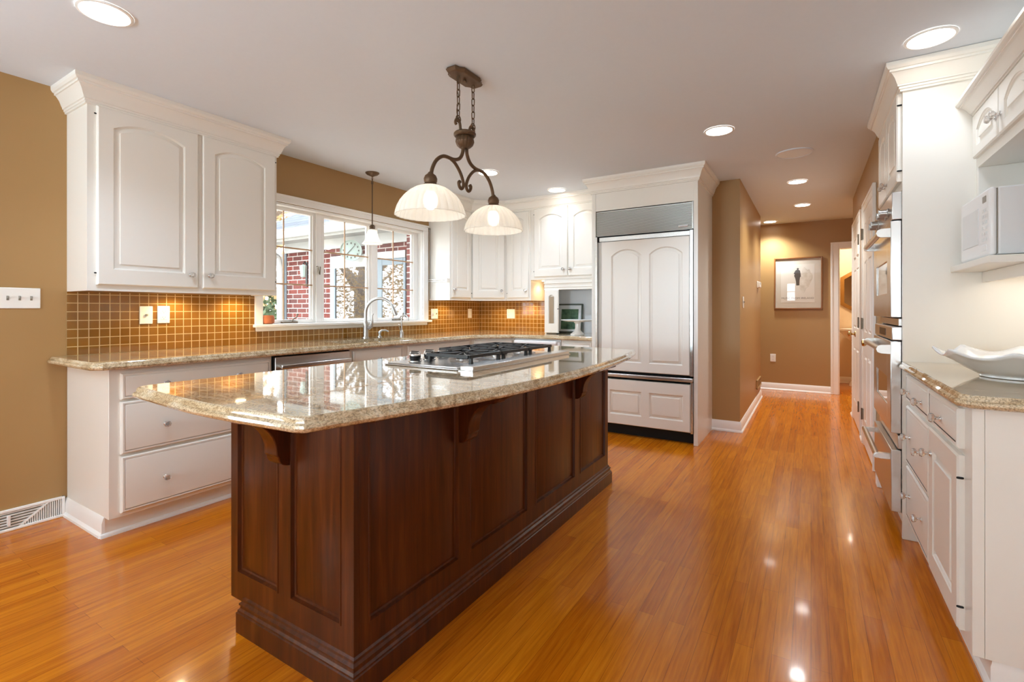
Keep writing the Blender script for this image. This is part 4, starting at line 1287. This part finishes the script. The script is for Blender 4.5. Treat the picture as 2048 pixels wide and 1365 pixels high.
scrL = smooth_path([(1.945, 1.961), (1.99, 1.945), (2.035, 1.905), (2.060, 1.86), (2.058, 1.835), (2.043, 1.823), (2.027, 1.832), (2.022, 1.85), (2.03, 1.858)], 6)
for sg in (1, -1):
    fl = lambda p: (PXX, PYY + sg * (p[0] - PYY), p[1])
    a = obj('arm', MB().tube([fl(p) for p in armL], 0.0095, 12), 'bronze', ch)
    k = len(scrL)
    obj('scroll', MB().tube([fl(p) for p in scrL], [0.0085 if i < k - 12 else 0.0085 + 0.002 * (i - k + 12) / 12 for i in range(k)], 12), 'bronze', ch)
def dome(n, r0, ztop, zrim, c, flute, fa, shape):
    mb = MB()
    pr = [(r0 * a, ztop + (zrim - ztop) * b) for a, b in shape]
    mb.lathe(pr, c, n, flute=flute, fa=fa, cap=False, crisp=True)
    return mb
SH = [(0.16, 0.0), (0.30, 0.035), (0.45, 0.105), (0.60, 0.215), (0.74, 0.36), (0.86, 0.54), (0.945, 0.73), (0.985, 0.88), (1.0, 0.97), (1.01, 1.0)]
for y in (1.799, 2.349):
    st = obj('socket_cap', MB().lathe([(0.046, 1.782), (0.040, 1.79), (0.030, 1.795), (0.029, 1.80), (0.032, 1.806), (0.033, 1.82), (0.027, 1.835), (0.014, 1.845), (0.011, 1.852)], (PXX, y, 0), 24), 'bronze', ch)
    obj('lamp_shade', dome(168, 0.168, 1.787, 1.640, (PXX, y, 0), 28, 0.034, SH), 'shade', ch, angle=24, recalc=False, solid=0.004)
    obj('bulb', MB().sphere((PXX, y, 1.715), 0.036, 16, 10, 1.3), 'bulb', st)
    d = bpy.data.lights.new('pendant_lamp', 'POINT')
    d.energy, d.color, d.shadow_soft_size = 0.24, (1.0, 0.94, 0.86), 0.03
    l = bpy.data.objects.new('pendant_lamp', d)
    COL.objects.link(l)
    l.location = (PXX, y, 1.66)
# mini pendant over the sink
mx, my = -3.43, 3.105
mp = thing('mini_pendant_light', 'small bronze stem pendant with bell glass shade in front of the window', 'pendant light', (mx, my, CZ))
obj('canopy', MB().lathe([(0.062, CZ), (0.062, CZ - 0.006), (0.05, CZ - 0.018), (0.025, CZ - 0.028), (0.012, CZ - 0.034)], (mx, my, 0), 28), 'bronze', mp)
mb = MB().tube([(mx + 0.007 * math.cos(2 * PI * k / 12), my, 2.392 + 0.014 * math.sin(2 * PI * k / 12)) for k in range(12)], 0.0025, 6, True)
mb.tube([(mx, my, 2.36), (mx, my, 2.335)], 0.010, 10).tube([(mx, my, 2.385), (mx, my, 1.95)], 0.0052, 10)
obj('stem', mb, 'bronze', mp)
sc_ = obj('socket_cap', MB().lathe([(0.036, 1.915), (0.026, 1.922), (0.024, 1.93), (0.026, 1.945), (0.020, 1.957), (0.008, 1.963)], (mx, my, 0), 20), 'bronze', mp)
obj('lamp_shade', dome(96, 0.092, 1.918, 1.785, (mx, my, 0), 16, 0.03, [(0.36, 0), (0.42, 0.06), (0.47, 0.25), (0.56, 0.5), (0.70, 0.75), (0.86, 0.92), (1.0, 1.0)]), 'shade', mp, angle=80, recalc=False, solid=0.003)
obj('bulb', MB().sphere((mx, my, 1.85), 0.024, 14, 8), 'bulb', sc_)
d = bpy.data.lights.new('mini_pendant_lamp', 'POINT')
d.energy, d.color, d.shadow_soft_size = 0.3, (1.0, 0.92, 0.82), 0.03
l = bpy.data.objects.new('mini_pendant_lamp', d)
COL.objects.link(l)
l.location = (mx, my, 1.80)

# ------------------------------------------------------------------ tall oven cabinet and double oven
OX, OYN, OYF = 0.40, 3.17, 4.00
oc_ = thing('tall_oven_cabinet', 'tall cream cabinet with crown and arched doors holding the wall ovens', 'cabinet', (0.69, 3.58, 0))
obj('side_panel', MB().box(OX, RWX - 0.001, OYN, OYN + 0.022, 0, CZ - 0.001), 'white', oc_, bevel=0.002)
obj('side_panel', MB().box(OX, RWX - 0.001, OYF - 0.02, OYF, 0, CZ - 0.001), 'white', oc_, bevel=0.002)
obj('upper_box', MB().box(OX, RWX - 0.001, OYN + 0.022, OYF - 0.02, 1.80, CZ - 0.001), 'white', oc_)
obj('plinth', MB().box(OX + 0.03, RWX - 0.001, OYN + 0.022, OYF - 0.02, 0.0, 0.115), 'white', oc_)
obj('crown_molding', MB().sweep(crown_prof(CZ - 0.139, 1.05, 1.0), [(OX + 0.1, OYF), (OX, OYF), (OX, OYN), (RWX - 0.001, OYN)]), 'white', oc_, angle=25)
for (y, ky) in ((3.985, 3.63), (3.585, 3.545)):
    d = leaf('door', oc_, (OX, y, 1.845), (0, -1, 0), (-1, 0, 0), 0.395, 0.455, [(0.065, 0.33, 0.075, 0.405, 0.05)], t=0.022)
    knob(d, (OX - 0.022, ky, 1.905), PI)
for z in (1.90, 2.24):
    hinge_pin(oc_, (OX - 0.01, 3.187, z), 'x', 0.011)

def oven(name, label, z0, z1, panel_z, handle_z, knobs):
    t = thing(name, label, 'oven', (0.6, 3.585, z0))
    ya, yb = 3.197, 3.975
    obj('cavity', MB().box(OX + 0.002, 0.93, ya + 0.004, yb - 0.004, z0, panel_z), 'dark', t)
    p = obj('control_panel', MB().box(OX - 0.040, OX + 0.05, ya, yb, z1 + 0.006, panel_z), 'steel_light', t, bevel=0.003)
    for ky in knobs:
        zc = (z1 + panel_z) / 2 - 0.012
        mb = MB().lathe([(0.026, OX - 0.040), (0.026, OX - 0.045), (0.021, OX - 0.048), (0.020, OX - 0.078), (0.016, OX - 0.082), (0.0005, OX - 0.082)][::-1], (0, ky, zc), 20, 'x')
        mb.box(OX - 0.086, OX - 0.078, ky - 0.004, ky + 0.004, zc - 0.019, zc + 0.019)
        obj('control_knob', mb, 'nickel', p)
    if not knobs:
        obj('display', MB().box(OX - 0.0415, OX - 0.038, ya + 0.25, yb - 0.25, z1 + 0.02, panel_z - 0.015), 'black', p)
    xf = OX - 0.046
    mb = MB()
    fw, fb, ft = 0.135, 0.13, 0.20
    mb.box(xf, OX, ya, ya + fw, z0, z1).box(xf, OX, yb - fw, yb, z0, z1).box(xf, OX, ya + fw, yb - fw, z0, z0 + fb).box(xf, OX, ya + fw, yb - fw, z1 - ft, z1)
    d = obj('oven_door', mb, 'steel_light', t, bevel=0.003)
    obj('window_glass', MB().box(xf + 0.006, xf + 0.012, ya + fw, yb - fw, z0 + fb, z1 - ft), 'oven_glass', d)
    mb = MB().tube([(xf - 0.044, ya + 0.02, handle_z), (xf - 0.044, yb - 0.06, handle_z)], 0.0150, 16)
    for y in (ya + 0.012, yb - 0.052):
        mb.prism([(0.001, -0.024), (0.001, 0.024), (-0.040, 0.022), (-0.054, 0.016), (-0.061, 0), (-0.054, -0.016), (-0.040, -0.022)], lambda p, a: (xf + p[0], y + a, handle_z + p[1]), -0.012, 0.012)
    obj('handle', mb, 'steel', d, angle=50)
    return t
oven('wall_oven', 'upper stainless wall oven with round control knobs in the tall cabinet', 1.14, 1.645, 1.795, 1.585, (3.33, 3.43, 3.74, 3.84))
oven('wall_oven', 'lower stainless wall oven between the knobbed oven and the warming drawer', 0.535, 1.015, 1.09, 0.972, ())
o = obj('vent_trim', MB().box(OX - 0.012, OX + 0.03, 3.197, 3.975, 1.097, 1.133), 'steel')
tag(o, 'narrow stainless vent strip between the two wall ovens', 'trim')
wd = thing('warming_drawer', 'stainless warming drawer with bar handle under the lower wall oven', 'oven', (0.6, 3.585, 0.12))
obj('body', MB().box(OX + 0.002, 0.9, 3.20, 3.97, 0.118, 0.528), 'dark', wd)
obj('vent_trim', MB().box(OX - 0.016, OX + 0.03, 3.197, 3.975, 0.455, 0.525), 'steel', wd, bevel=0.003)
d = obj('drawer', MB().box(OX - 0.044, OX, 3.197, 3.975, 0.125, 0.448), 'steel', wd, bevel=0.003)
mb = MB().tube([(OX - 0.10, 3.24, 0.40), (OX - 0.10, 3.93, 0.40)], 0.015, 16)
for y in (3.25, 3.92):
    mb.prism([(-0.03, -0.014), (-0.03, 0.014), (-0.09, 0.014), (-0.105, 0.008), (-0.11, 0), (-0.105, -0.008), (-0.09, -0.014)], lambda p, a: (OX + p[0], y + a, 0.40 + p[1]), -0.014, 0.014)
obj('handle', mb, 'steel_light', d, angle=50)

# ------------------------------------------------------------------ right-hand base cabinet, top, bowl
BX, RY0, RY1 = 0.43, 2.05, 3.166
rb = thing('base_cabinet', 'white base cabinet of drawers and a door with crystal knobs under the bowl', 'cabinet', (0.7, 2.6, 0))
obj('body', MB().box(BX, RWX - 0.001, RY0 + 0.006, RY1, 0.095, 0.874), 'white', rb)
obj('end_panel', MB().box(BX + 0.03, RWX - 0.001, RY0, RY0 + 0.006, 0.095, 0.874), 'white', rb)
obj('end_stile', MB().box(BX, BX + 0.029, RY0 - 0.001, RY0 + 0.006, 0.095, 0.874), 'white', rb, bevel=0.001)
obj('plinth', MB().box(BX + 0.06, RWX - 0.001, RY0 + 0.03, RY1, 0, 0.095), 'white', rb)
obj('baseboard', MB().sweep([(a, b * 0.9) for a, b in BASEB], [(BX + 0.06, RY1), (BX + 0.06, RY0 + 0.03), (RWX - 0.001, RY0 + 0.03)]), 'trim', rb)
for (y, w, z0, z1, ks, kz) in ((3.145, 0.545, 0.722, 0.855, (3.03, 2.73), 0.776), (3.145, 0.545, 0.405, 0.695, (3.03, 2.73), 0.555), (3.145, 0.545, 0.13, 0.392, (3.03, 2.73), 0.265), (2.588, 0.455, 0.722, 0.855, (2.365,), 0.776)):
    d = leaf('drawer', rb, (BX, y, z0), (0, -1, 0), (-1, 0, 0), w, z1 - z0, [(0.016, w - 0.016, 0.016, z1 - z0 - 0.016, 0)], prof=[(0, -0.004), (0.004, -0.001), (0.008, 0)])
    for k in ks:
        knob(d, (BX - 0.02, k, kz), PI)
d = leaf('door', rb, (BX, 2.588, 0.125), (0, -1, 0), (-1, 0, 0), 0.455, 0.575, [(0.072, 0.383, 0.08, 0.495, 0)])
knob(d, (BX - 0.02, 2.545, 0.60), PI)
for z in (0.20, 0.625):
    hinge_pin(d, (BX - 0.012, 2.133, z), 'x', 0.009)
rpath = [(0.405, RY1), (0.405, 2.045), (0.428, 2.018), (RWX - 0.001, 2.018)]
mb = MB()
mb.prism(rpath + [(RWX - 0.001, RY1)], up, 0.8752, 0.9148)
mb.sweep(ISE, rpath)
o = obj('side_countertop', mb, 'granite')
tag(o, 'beige granite countertop beside the ovens carrying the white ruffled bowl', 'countertop')
def ruffled_bowl(c, R0):
    n, prof = 96, [(0.0005, 0.012), (0.30, 0.012), (0.50, 0.018), (0.66, 0.042), (0.82, 0.075), (0.93, 0.096), (1.0, 0.108)]
    mb = MB()
    v, f = [], []
    for i, (rr, z) in enumerate(prof):
        w = max(0, (rr - 0.6) / 0.4) ** 2
        for j in range(n):
            a = 2 * PI * j / n
            m = abs(math.cos(4 * a - 0.385))
            q = rr * R0 * (1 + 0.11 * w * (1 - m) - 0.02 * w)
            v.append((c[0] + q * math.cos(a) * 0.98, c[1] + q * math.sin(a), c[2] + z * 0.93 + w * 0.030 * (1 - m) - w * 0.016))
    for i in range(len(prof) - 1):
        for j in range(n):
            f.append((i * n + j, i * n + (j + 1) % n, (i + 1) * n + (j + 1) % n, (i + 1) * n + j))
    mb.add(v, f)
    return mb
t = thing('serving_bowl', 'large white ruffled ceramic bowl on the granite beside the oven panel', 'bowl', (0.69, 2.635, 0.915))
obj('bowl', ruffled_bowl((0.69, 2.635, 0.9125), 0.245), 'ceramic', t, angle=80, recalc=False, solid=0.007)
obj('foot', MB().lathe([(0.108, 0.9155), (0.114, 0.917), (0.113, 0.926), (0.09, 0.927)], (0.69, 2.635, 0), 48), 'ceramic', t)

# right-hand wall cabinet with microwave shelf
UX = 0.68
uc = thing('wall_cabinet', 'low crowned white wall cabinet with small arched doors above the microwave', 'cabinet', (0.82, 2.5, 1.86))
obj('body', MB().box(UX, RWX - 0.001, 1.90, 3.168, 1.862, 2.185), 'white', uc)
obj('crown_molding', MB().sweep(crown_prof(2.112, 1.1, 0.56), [(UX, 3.168), (UX, 1.90), (RWX - 0.001, 1.90)]), 'white', uc, angle=25)
for (y, ky) in ((3.145, 2.795), (2.762, 2.735), (2.379, 2.03)):
    d = leaf('door', uc, (UX, y, 1.905), (0, -1, 0), (-1, 0, 0), 0.378, 0.205, [(0.066, 0.312, 0.045, 0.172, 0.05)])
    knob(d, (UX - 0.02, ky, 1.985 if ky > 2.1 else 1.93), PI)
obj('side_panel', MB().box(UX, RWX - 0.02, 3.140, 3.168, 1.392, 1.862), 'white', uc, bevel=0.002)
obj('side_panel', MB().box(UX, RWX - 0.02, 1.90, 1.925, 1.392, 1.862), 'white', uc, bevel=0.002)
obj('back_panel', MB().box(RWX - 0.02, RWX - 0.001, 1.90, 3.168, 1.392, 1.862), 'niche', uc)
sh = thing('microwave_shelf', 'white shelf with valance carrying the microwave next to the oven panel', 'shelf', (0.8, 2.85, 1.36))
obj('board', MB().box(0.585, RWX - 0.001, 2.56, 3.168, 1.362, 1.392), 'white', sh, bevel=0.004)
obj('valance', MB().box(0.70, RWX - 0.001, 2.58, 2.60, 1.312, 1.362).box(0.70, 0.72, 2.60, 3.168, 1.312, 1.362), 'white', sh, bevel=0.002)
o = obj('shelf_light', MB().box(0.78, 0.93, 2.70, 3.05, 1.350, 1.361), 'shelf_glow')
tag(o, 'slim lamp fixed under the microwave shelf', 'lamp')
area_light('shelf_lamp', (0.855, 2.87, 1.345), (0, 0, -1), 0.13, 0.33, 0.16, (1.0, 0.93, 0.84))
mw = thing('microwave', 'white microwave oven with keypad on the shelf under the small doors', 'microwave', (0.78, 2.86, 1.392))
MY0, MY1, MZ0, MZ1 = 2.655, 3.09, 1.402, 1.672
obj('case', MB().box(0.634, 0.955, MY0, MY1, MZ0, MZ1), 'plastic_grey', mw, bevel=0.006)
fr = obj('front', MB().box(0.608, 0.632, MY0, MY1, MZ0 - 0.002, MZ1 + 0.002), 'plastic', mw, bevel=0.010)
obj('door_window', MB().box(0.6055, 0.609, 2.80, 3.045, MZ0 + 0.055, MZ1 - 0.06), 'plastic_grey', fr, bevel=0.002)
obj('display', MB().box(0.606, 0.609, 2.695, 2.74, MZ1 - 0.05, MZ1 - 0.025), 'plate_grey', fr)
for i in range(6):
    for j in range(3):
        obj('key', MB().box(0.6065, 0.609, 2.685 + j * 0.024, 2.702 + j * 0.024, MZ0 + 0.06 + i * 0.024, MZ0 + 0.073 + i * 0.024), 'plastic_grey', fr)
obj('release_button', MB().box(0.6055, 0.609, 2.685, 2.755, MZ0 + 0.02, MZ0 + 0.045), 'plastic', fr, bevel=0.003)
obj('seam', MB().box(0.6315, 0.6345, MY0 + 0.004, MY1 - 0.004, MZ0 + 0.004, MZ1 - 0.004), 'plate_grey', mw)
mb = MB()
for x in (0.66, 0.92):
    for y in (2.69, 3.06):
        obj('foot', MB().lathe([(0.012, 1.3925), (0.012, 1.4025)], (x, y, 0), 12), 'black', mw)

# ------------------------------------------------------------------ hall picture, powder room
t = thing('framed_poster', 'oak framed poster of a dark standing figure on the hall end wall', 'picture', (-0.167, HEY, 1.19))
Y = HEY
fx0, fx1, fz0, fz1 = -0.462, 0.138, 1.19, 1.935
mb = MB()
b = 0.018
mb.box(fx0, fx0 + b, Y - 0.03, Y - 0.001, fz0, fz1).box(fx1 - b, fx1, Y - 0.03, Y - 0.001, fz0, fz1).box(fx0 + b, fx1 - b, Y - 0.03, Y - 0.001, fz0, fz0 + b).box(fx0 + b, fx1 - b, Y - 0.03, Y - 0.001, fz1 - b, fz1)
obj('frame', mb, 'frame_oak', t, bevel=0.003)
obj('mat_board', MB().box(fx0 + b, fx1 - b, Y - 0.012, Y - 0.006, fz0 + b, fz1 - b), 'mat_board', t)
pp = obj('poster', MB().box(-0.375, 0.045, Y - 0.0135, Y - 0.011, 1.285, 1.835), 'paper', t)
def flat(pts, y):
    mb = MB()
    mb.prism(pts, lambda p, a: (p[0], a, p[1]), y, y + 0.0006)
    return mb
fig = [(-0.180, 1.530), (-0.187, 1.60), (-0.196, 1.64), (-0.203, 1.655), (-0.208, 1.675), (-0.198, 1.69), (-0.213, 1.70), (-0.205, 1.72), (-0.190, 1.748), (-0.170, 1.758), (-0.172, 1.766), (-0.176, 1.772), (-0.164, 1.784), (-0.150, 1.778), (-0.147, 1.771), (-0.155, 1.766), (-0.153, 1.757), (-0.136, 1.745), (-0.126, 1.70), (-0.124, 1.655), (-0.134, 1.648), (-0.140, 1.60), (-0.142, 1.532)]
obj('printed_figure', flat(fig, Y - 0.0145), 'ink', pp)
sm = []
for i in range(40):
    a = 2 * PI * i / 40
    k = 1 + 0.13 * math.sin(3 * a + 1) + 0.08 * math.sin(7 * a)
    sm.append((-0.068 + 0.072 * k * math.cos(a) + 0.02 * math.sin(a), 1.61 + 0.17 * k * math.sin(a)))
obj('printed_wash', flat(sm, Y - 0.0141), 'smudge', pp)
cu = bpy.data.curves.new('lettering', 'FONT')
cu.body = 'MUSIC FROM IRELAND'
cu.size = 0.036
cu.align_x = 'CENTER'
to = bpy.data.objects.new('lettering_curve', cu)
COL.objects.link(to)
dg = bpy.context.evaluated_depsgraph_get()
me = bpy.data.meshes.new_from_object(to.evaluated_get(dg))
bpy.data.objects.remove(to)
xs = [v.co.x for v in me.vertices]
kx = 0.40 / (max(xs) - min(xs))
cx0 = (max(xs) + min(xs)) / 2
for v in me.vertices:
    v.co = Vector((-0.165 + (v.co.x - cx0) * kx, Y - 0.0142, 1.335 + v.co.y))
me.materials.append(M['ink_pale'])
obj('lettering', me, 'ink', pp)
obj('pane', MB().box(fx0 + b, fx1 - b, Y - 0.021, Y - 0.019, fz0 + b, fz1 - b), 'glass', t)

t = thing('wall_mirror', 'gold framed six-sided mirror on the powder room wall', 'mirror', (0.69, 9.42, 1.05))
hx = [(0.405, 1.26), (0.405, 1.70), (0.69, 1.88), (0.975, 1.70), (0.975, 1.26), (0.69, 1.08)]
ins = [(0.69 + (x - 0.69) * 0.83, 1.48 + (z - 1.48) * 0.85) for x, z in hx]
mb = MB()
v = [(x, 9.419, z) for x, z in hx] + [(x, 9.39, z) for x, z in hx] + [(x, 9.385, z) for x, z in ins] + [(x, 9.41, z) for x, z in ins]
f = []
for k in range(3):
    for i in range(6):
        j = (i + 1) % 6
        f.append((k * 6 + i, k * 6 + j, (k + 1) * 6 + j, (k + 1) * 6 + i))
mb.add(v, f)
obj('frame', mb, 'gold', t, angle=20)
obj('mirror_glass', MB().prism(ins, lambda p, a: (p[0], a, p[1]), 9.402, 9.408), 'mirror', t)
t = thing('pedestal_sink', 'white pedestal sink in the powder room under the gold mirror', 'sink', (0.63, 9.15, 0))
obj('basin', MB().lathe([(0.10, 0.70), (0.16, 0.74), (0.22, 0.80), (0.25, 0.83), (0.275, 0.86), (0.275, 0.885), (0.24, 0.885), (0.20, 0.83), (0.0005, 0.78)], (0.63, 9.13, 0), 32), 'ceramic', t)
obj('pedestal', MB().lathe([(0.13, 0.0), (0.12, 0.04), (0.08, 0.12), (0.07, 0.5), (0.10, 0.705)], (0.63, 9.17, 0), 28), 'ceramic', t)
for (x, y, p) in ((0.55, 8.7, 16.0),):
    d = bpy.data.lights.new('powder_room_lamp', 'POINT')
    d.energy, d.color, d.shadow_soft_size = p, (1.0, 0.82, 0.6), 0.08
    l = bpy.data.objects.new('powder_room_lamp', d)
    COL.objects.link(l)
    l.location = (x, y, 2.25)

# ------------------------------------------------------------------ outside the window
struct('ground', MB().box(-40, -3.83, -30, 30, -0.45, -0.30), 'grass')
WY = 4.20
hw_ = thing('brick_house_wing', 'red brick house wing with white eaves seen through the kitchen window', 'house', (-5.1, 4.6, -0.3))
mb = MB()
mb.box(-6.39, -5.415, WY, WY + 0.2, -0.3, 1.985).box(-5.415, -4.06, WY, WY + 0.2, 1.885, 1.985).box(-4.06, -3.835, WY, WY + 0.2, -0.3, 1.985)
mb.box(-4.60, -4.06, WY, WY + 0.2, -0.3, 0.95).box(-6.39, -6.19, WY + 0.2, 8.0, -0.3, 1.985)
obj('brick_wall', mb, 'brick', hw_)
obj('brick_pier', MB().box(-3.885, -3.832, 4.02, WY, -0.3, 2.06), 'brick', hw_)
obj('frieze_board', MB().box(-6.42, -3.835, WY - 0.02, WY + 0.2, 1.985, 2.14), 'vinyl', hw_)
obj('soffit', MB().box(-6.75, -3.835, 3.94, WY - 0.02, 2.118, 2.128), 'soffit', hw_)
obj('fascia', MB().box(-6.75, -3.835, 3.92, 3.94, 2.105, 2.21), 'vinyl', hw_)
obj('gutter', MB().prism([(3.92, 2.13), (3.85, 2.13), (3.82, 2.17), (3.815, 2.22), (3.80, 2.23), (3.80, 2.238), (3.92, 2.238)], lambda p, a: (a, p[0], p[1]), -6.78, -3.84), 'vinyl', hw_)
obj('roof', MB().prism([(3.86, 2.235), (6.5, 3.72), (9.2, 2.235), (9.2, 2.17), (6.5, 3.66), (3.88, 2.18)], lambda p, a: (a, p[0], p[1]), -6.85, -3.835), 'shingle', hw_)
obj('downspout', MB().tube([(-6.45, 3.86, 2.14), (-6.46, 3.90, 2.04), (-6.46, 4.10, 1.93), (-6.46, 4.14, 1.80), (-6.46, 4.14, -0.25)], 0.045, 10), 'vinyl', hw_)
obj('corner_trim', MB().box(-6.49, -6.392, WY - 0.02, WY + 0.2, -0.3, 1.985), 'bluegrey', hw_)
ed = obj('entry_door', MB().box(-5.413, -5.30, WY - 0.03, WY + 0.14, -0.3, 1.883).box(-4.72, -4.602, WY - 0.03, WY + 0.14, -0.3, 1.883).box(-5.30, -4.72, WY - 0.03, WY + 0.14, 1.72, 1.883).box(-5.30, -4.72, WY, WY + 0.14, -0.3, -0.1), 'vinyl', hw_, bevel=0.01)
obj('door_glass', MB().box(-5.30, -4.72, WY - 0.022, WY - 0.012, -0.1, 1.72), 'house_glass', ed)
obj('door_stile', MB().box(-5.33, -5.30, WY - 0.034, WY - 0.01, -0.1, 1.72), 'bluegrey', ed)
hw2 = obj('house_window', MB().box(-4.60, -4.45, WY - 0.02, WY + 0.14, 0.95, 1.80).box(-4.10, -4.061, WY - 0.02, WY + 0.14, 0.95, 1.80).box(-4.45, -4.10, WY - 0.02, WY + 0.14, 1.72, 1.80).box(-4.45, -4.10, WY - 0.02, WY + 0.14, 0.95, 1.05), 'bluegrey', hw_, bevel=0.008)
obj('window_glass', MB().box(-4.45, -4.10, WY - 0.012, WY - 0.004, 1.05, 1.72), 'house_glass', hw2)
obj('lintel', MB().box(-4.60, -4.061, WY - 0.025, WY + 0.1, 1.80, 1.885), 'vinyl', hw_)
obj('dark_room_sheet', MB().box(-6.18, -3.84, WY + 0.35, WY + 0.37, -0.3, 1.985), 'dark', hw_)  # flat dark sheet in place of the unlit rooms behind the glass
t = thing('wall_lantern', 'dark wall lantern on the brick wing by its left window edge', 'lamp', (-5.93, WY, 1.6))
obj('back_plate', MB().box(-5.95, -5.91, WY - 0.015, WY - 0.001, 1.50, 1.84), 'iron', t, bevel=0.004)
obj('lantern', MB().lathe([(0.0005, 1.80), (0.05, 1.765), (0.048, 1.76), (0.032, 1.64), (0.035, 1.63), (0.0005, 1.615)], (-5.86, WY - 0.11, 0), 8), 'mint', t)
obj('bracket', MB().tube([(-5.93, WY - 0.01, 1.80), (-5.90, WY - 0.06, 1.84), (-5.86, WY - 0.11, 1.80)], 0.007, 8), 'iron', t)
t = thing('outdoor_thermometer', 'round pale dial thermometer hanging on the brick wing above its door', 'thermometer', (-4.98, WY - 0.06, 1.905))
dial = MB().lathe([(0.0005, 0), (0.118, 0), (0.122, -0.012), (0.13, -0.016), (0.13, 0.02), (0.0005, 0.02)], (-4.98, WY - 0.056, 1.905), 40, 'y')
dobj = obj('dial', dial, 'mint', t)
mb = MB()
for k in range(12):
    a = 2 * PI * k / 12
    mb.box(-4.98 + 0.09 * math.cos(a) - 0.007, -4.98 + 0.09 * math.cos(a) + 0.007, WY - 0.060, WY - 0.0565, 1.905 + 0.09 * math.sin(a) - 0.01, 1.905 + 0.09 * math.sin(a) + 0.01)
obj('dial_marks', mb, 'ink', t)
obj('needle', MB().prism([(-5.03, 1.865), (-5.024, 1.858), (-4.935, 1.965), (-4.938, 1.968)], lambda p, a: (p[0], a, p[1]), WY - 0.063, WY - 0.060), 'ink', t)

t.location = (-4.84, WY - 0.16, 1.915)
t.rotation_euler = (0, 0, math.radians(42))

def foliage(c, rx, rz, n, s, seed):
    rr = random.Random(seed)
    mb = MB()
    for _ in range(n):
        th = rr.uniform(0, 2 * PI)
        cz = rr.uniform(-1, 1)
        rad = rr.uniform(0.35, 1.0) ** 0.5
        sq = math.sqrt(1 - cz * cz)
        lump = 1 + 0.25 * math.sin(3 * th + seed) * math.cos(2.3 * cz + seed)
        p = Vector((c[0] + rx * rad * lump * sq * math.cos(th), c[1] + rx * rad * lump * sq * math.sin(th), c[2] + rz * rad * lump * cz))
        d = Vector((rr.gauss(0, 1), rr.gauss(0, 1), rr.gauss(0, 1))).normalized()
        e_ = d.orthogonal().normalized() * s * 0.4
        k = s * rr.uniform(0.7, 1.3)
        mb.add([p - d * k, p + e_, p + d * k, p - e_], [(0, 1, 2, 3)])
    return mb
def tree(label, x, y, h, r, m, n, seed, leafs, kind='tree', group=None):
    rr = random.Random(seed)
    t = thing('garden_' + kind, label, kind, (x, y, -0.3), group)
    mb = MB()
    top = h * 0.8
    mb.tube([(x, y, -0.35), (x + rr.uniform(-.1, .1), y, h * 0.35), (x + rr.uniform(-.3, .3), y + rr.uniform(-.3, .3), top)], [0.035 * h, 0.026 * h, 0.008 * h], 8)
    for k in range(10 if kind == 'tree' else 4):
        a = rr.uniform(0, 2 * PI)
        z0 = rr.uniform(0.3, 0.7) * h
        q = rr.uniform(0.6, 1.0) * r
        mb.tube([(x, y, z0), (x + q * .5 * math.cos(a), y + q * .5 * math.sin(a), z0 + 0.12 * h), (x + q * math.cos(a), y + q * math.sin(a), z0 + rr.uniform(.15, .35) * h)], [0.012 * h, 0.008 * h, 0.003 * h], 6)
    obj('trunk', mb, 'bark', t)
    obj('foliage', foliage((x, y, h * 0.52), r, h * 0.50, n, leafs, seed), m, t, recalc=False)
    return t
tree('green evergreen shrub low in the left window pane', -7.3, 4.35, 1.35, 0.62, 'leaf_green', 1500, 3, 0.06, 'shrub')
tree('golden leafed tree behind the shrub in the left window pane', -12.5, 7.2, 6.5, 2.6, 'leaf_gold', 2600, 5, 0.14)
for i, (x, y, h, r_, sd) in enumerate(((-8.6, 0.9, 4.6, 1.4, 8), (-11.8, -2.0, 5.4, 1.9, 9), (-7.4, -5.2, 5.2, 1.8, 12), (-14.2, 2.6, 6.2, 1.7, 14), (-12.5, -8.5, 6.5, 2.2, 15), (-5.6, -10.5, 6.0, 2.1, 16), (-17.5, -4.4, 7.0, 2.2, 17))):
    tree('golden autumn tree mirrored in the brick wing door and window glass', x, y, h, r_, 'leaf_gold', 5200, sd, 0.055, group='trees mirrored in the house glass')
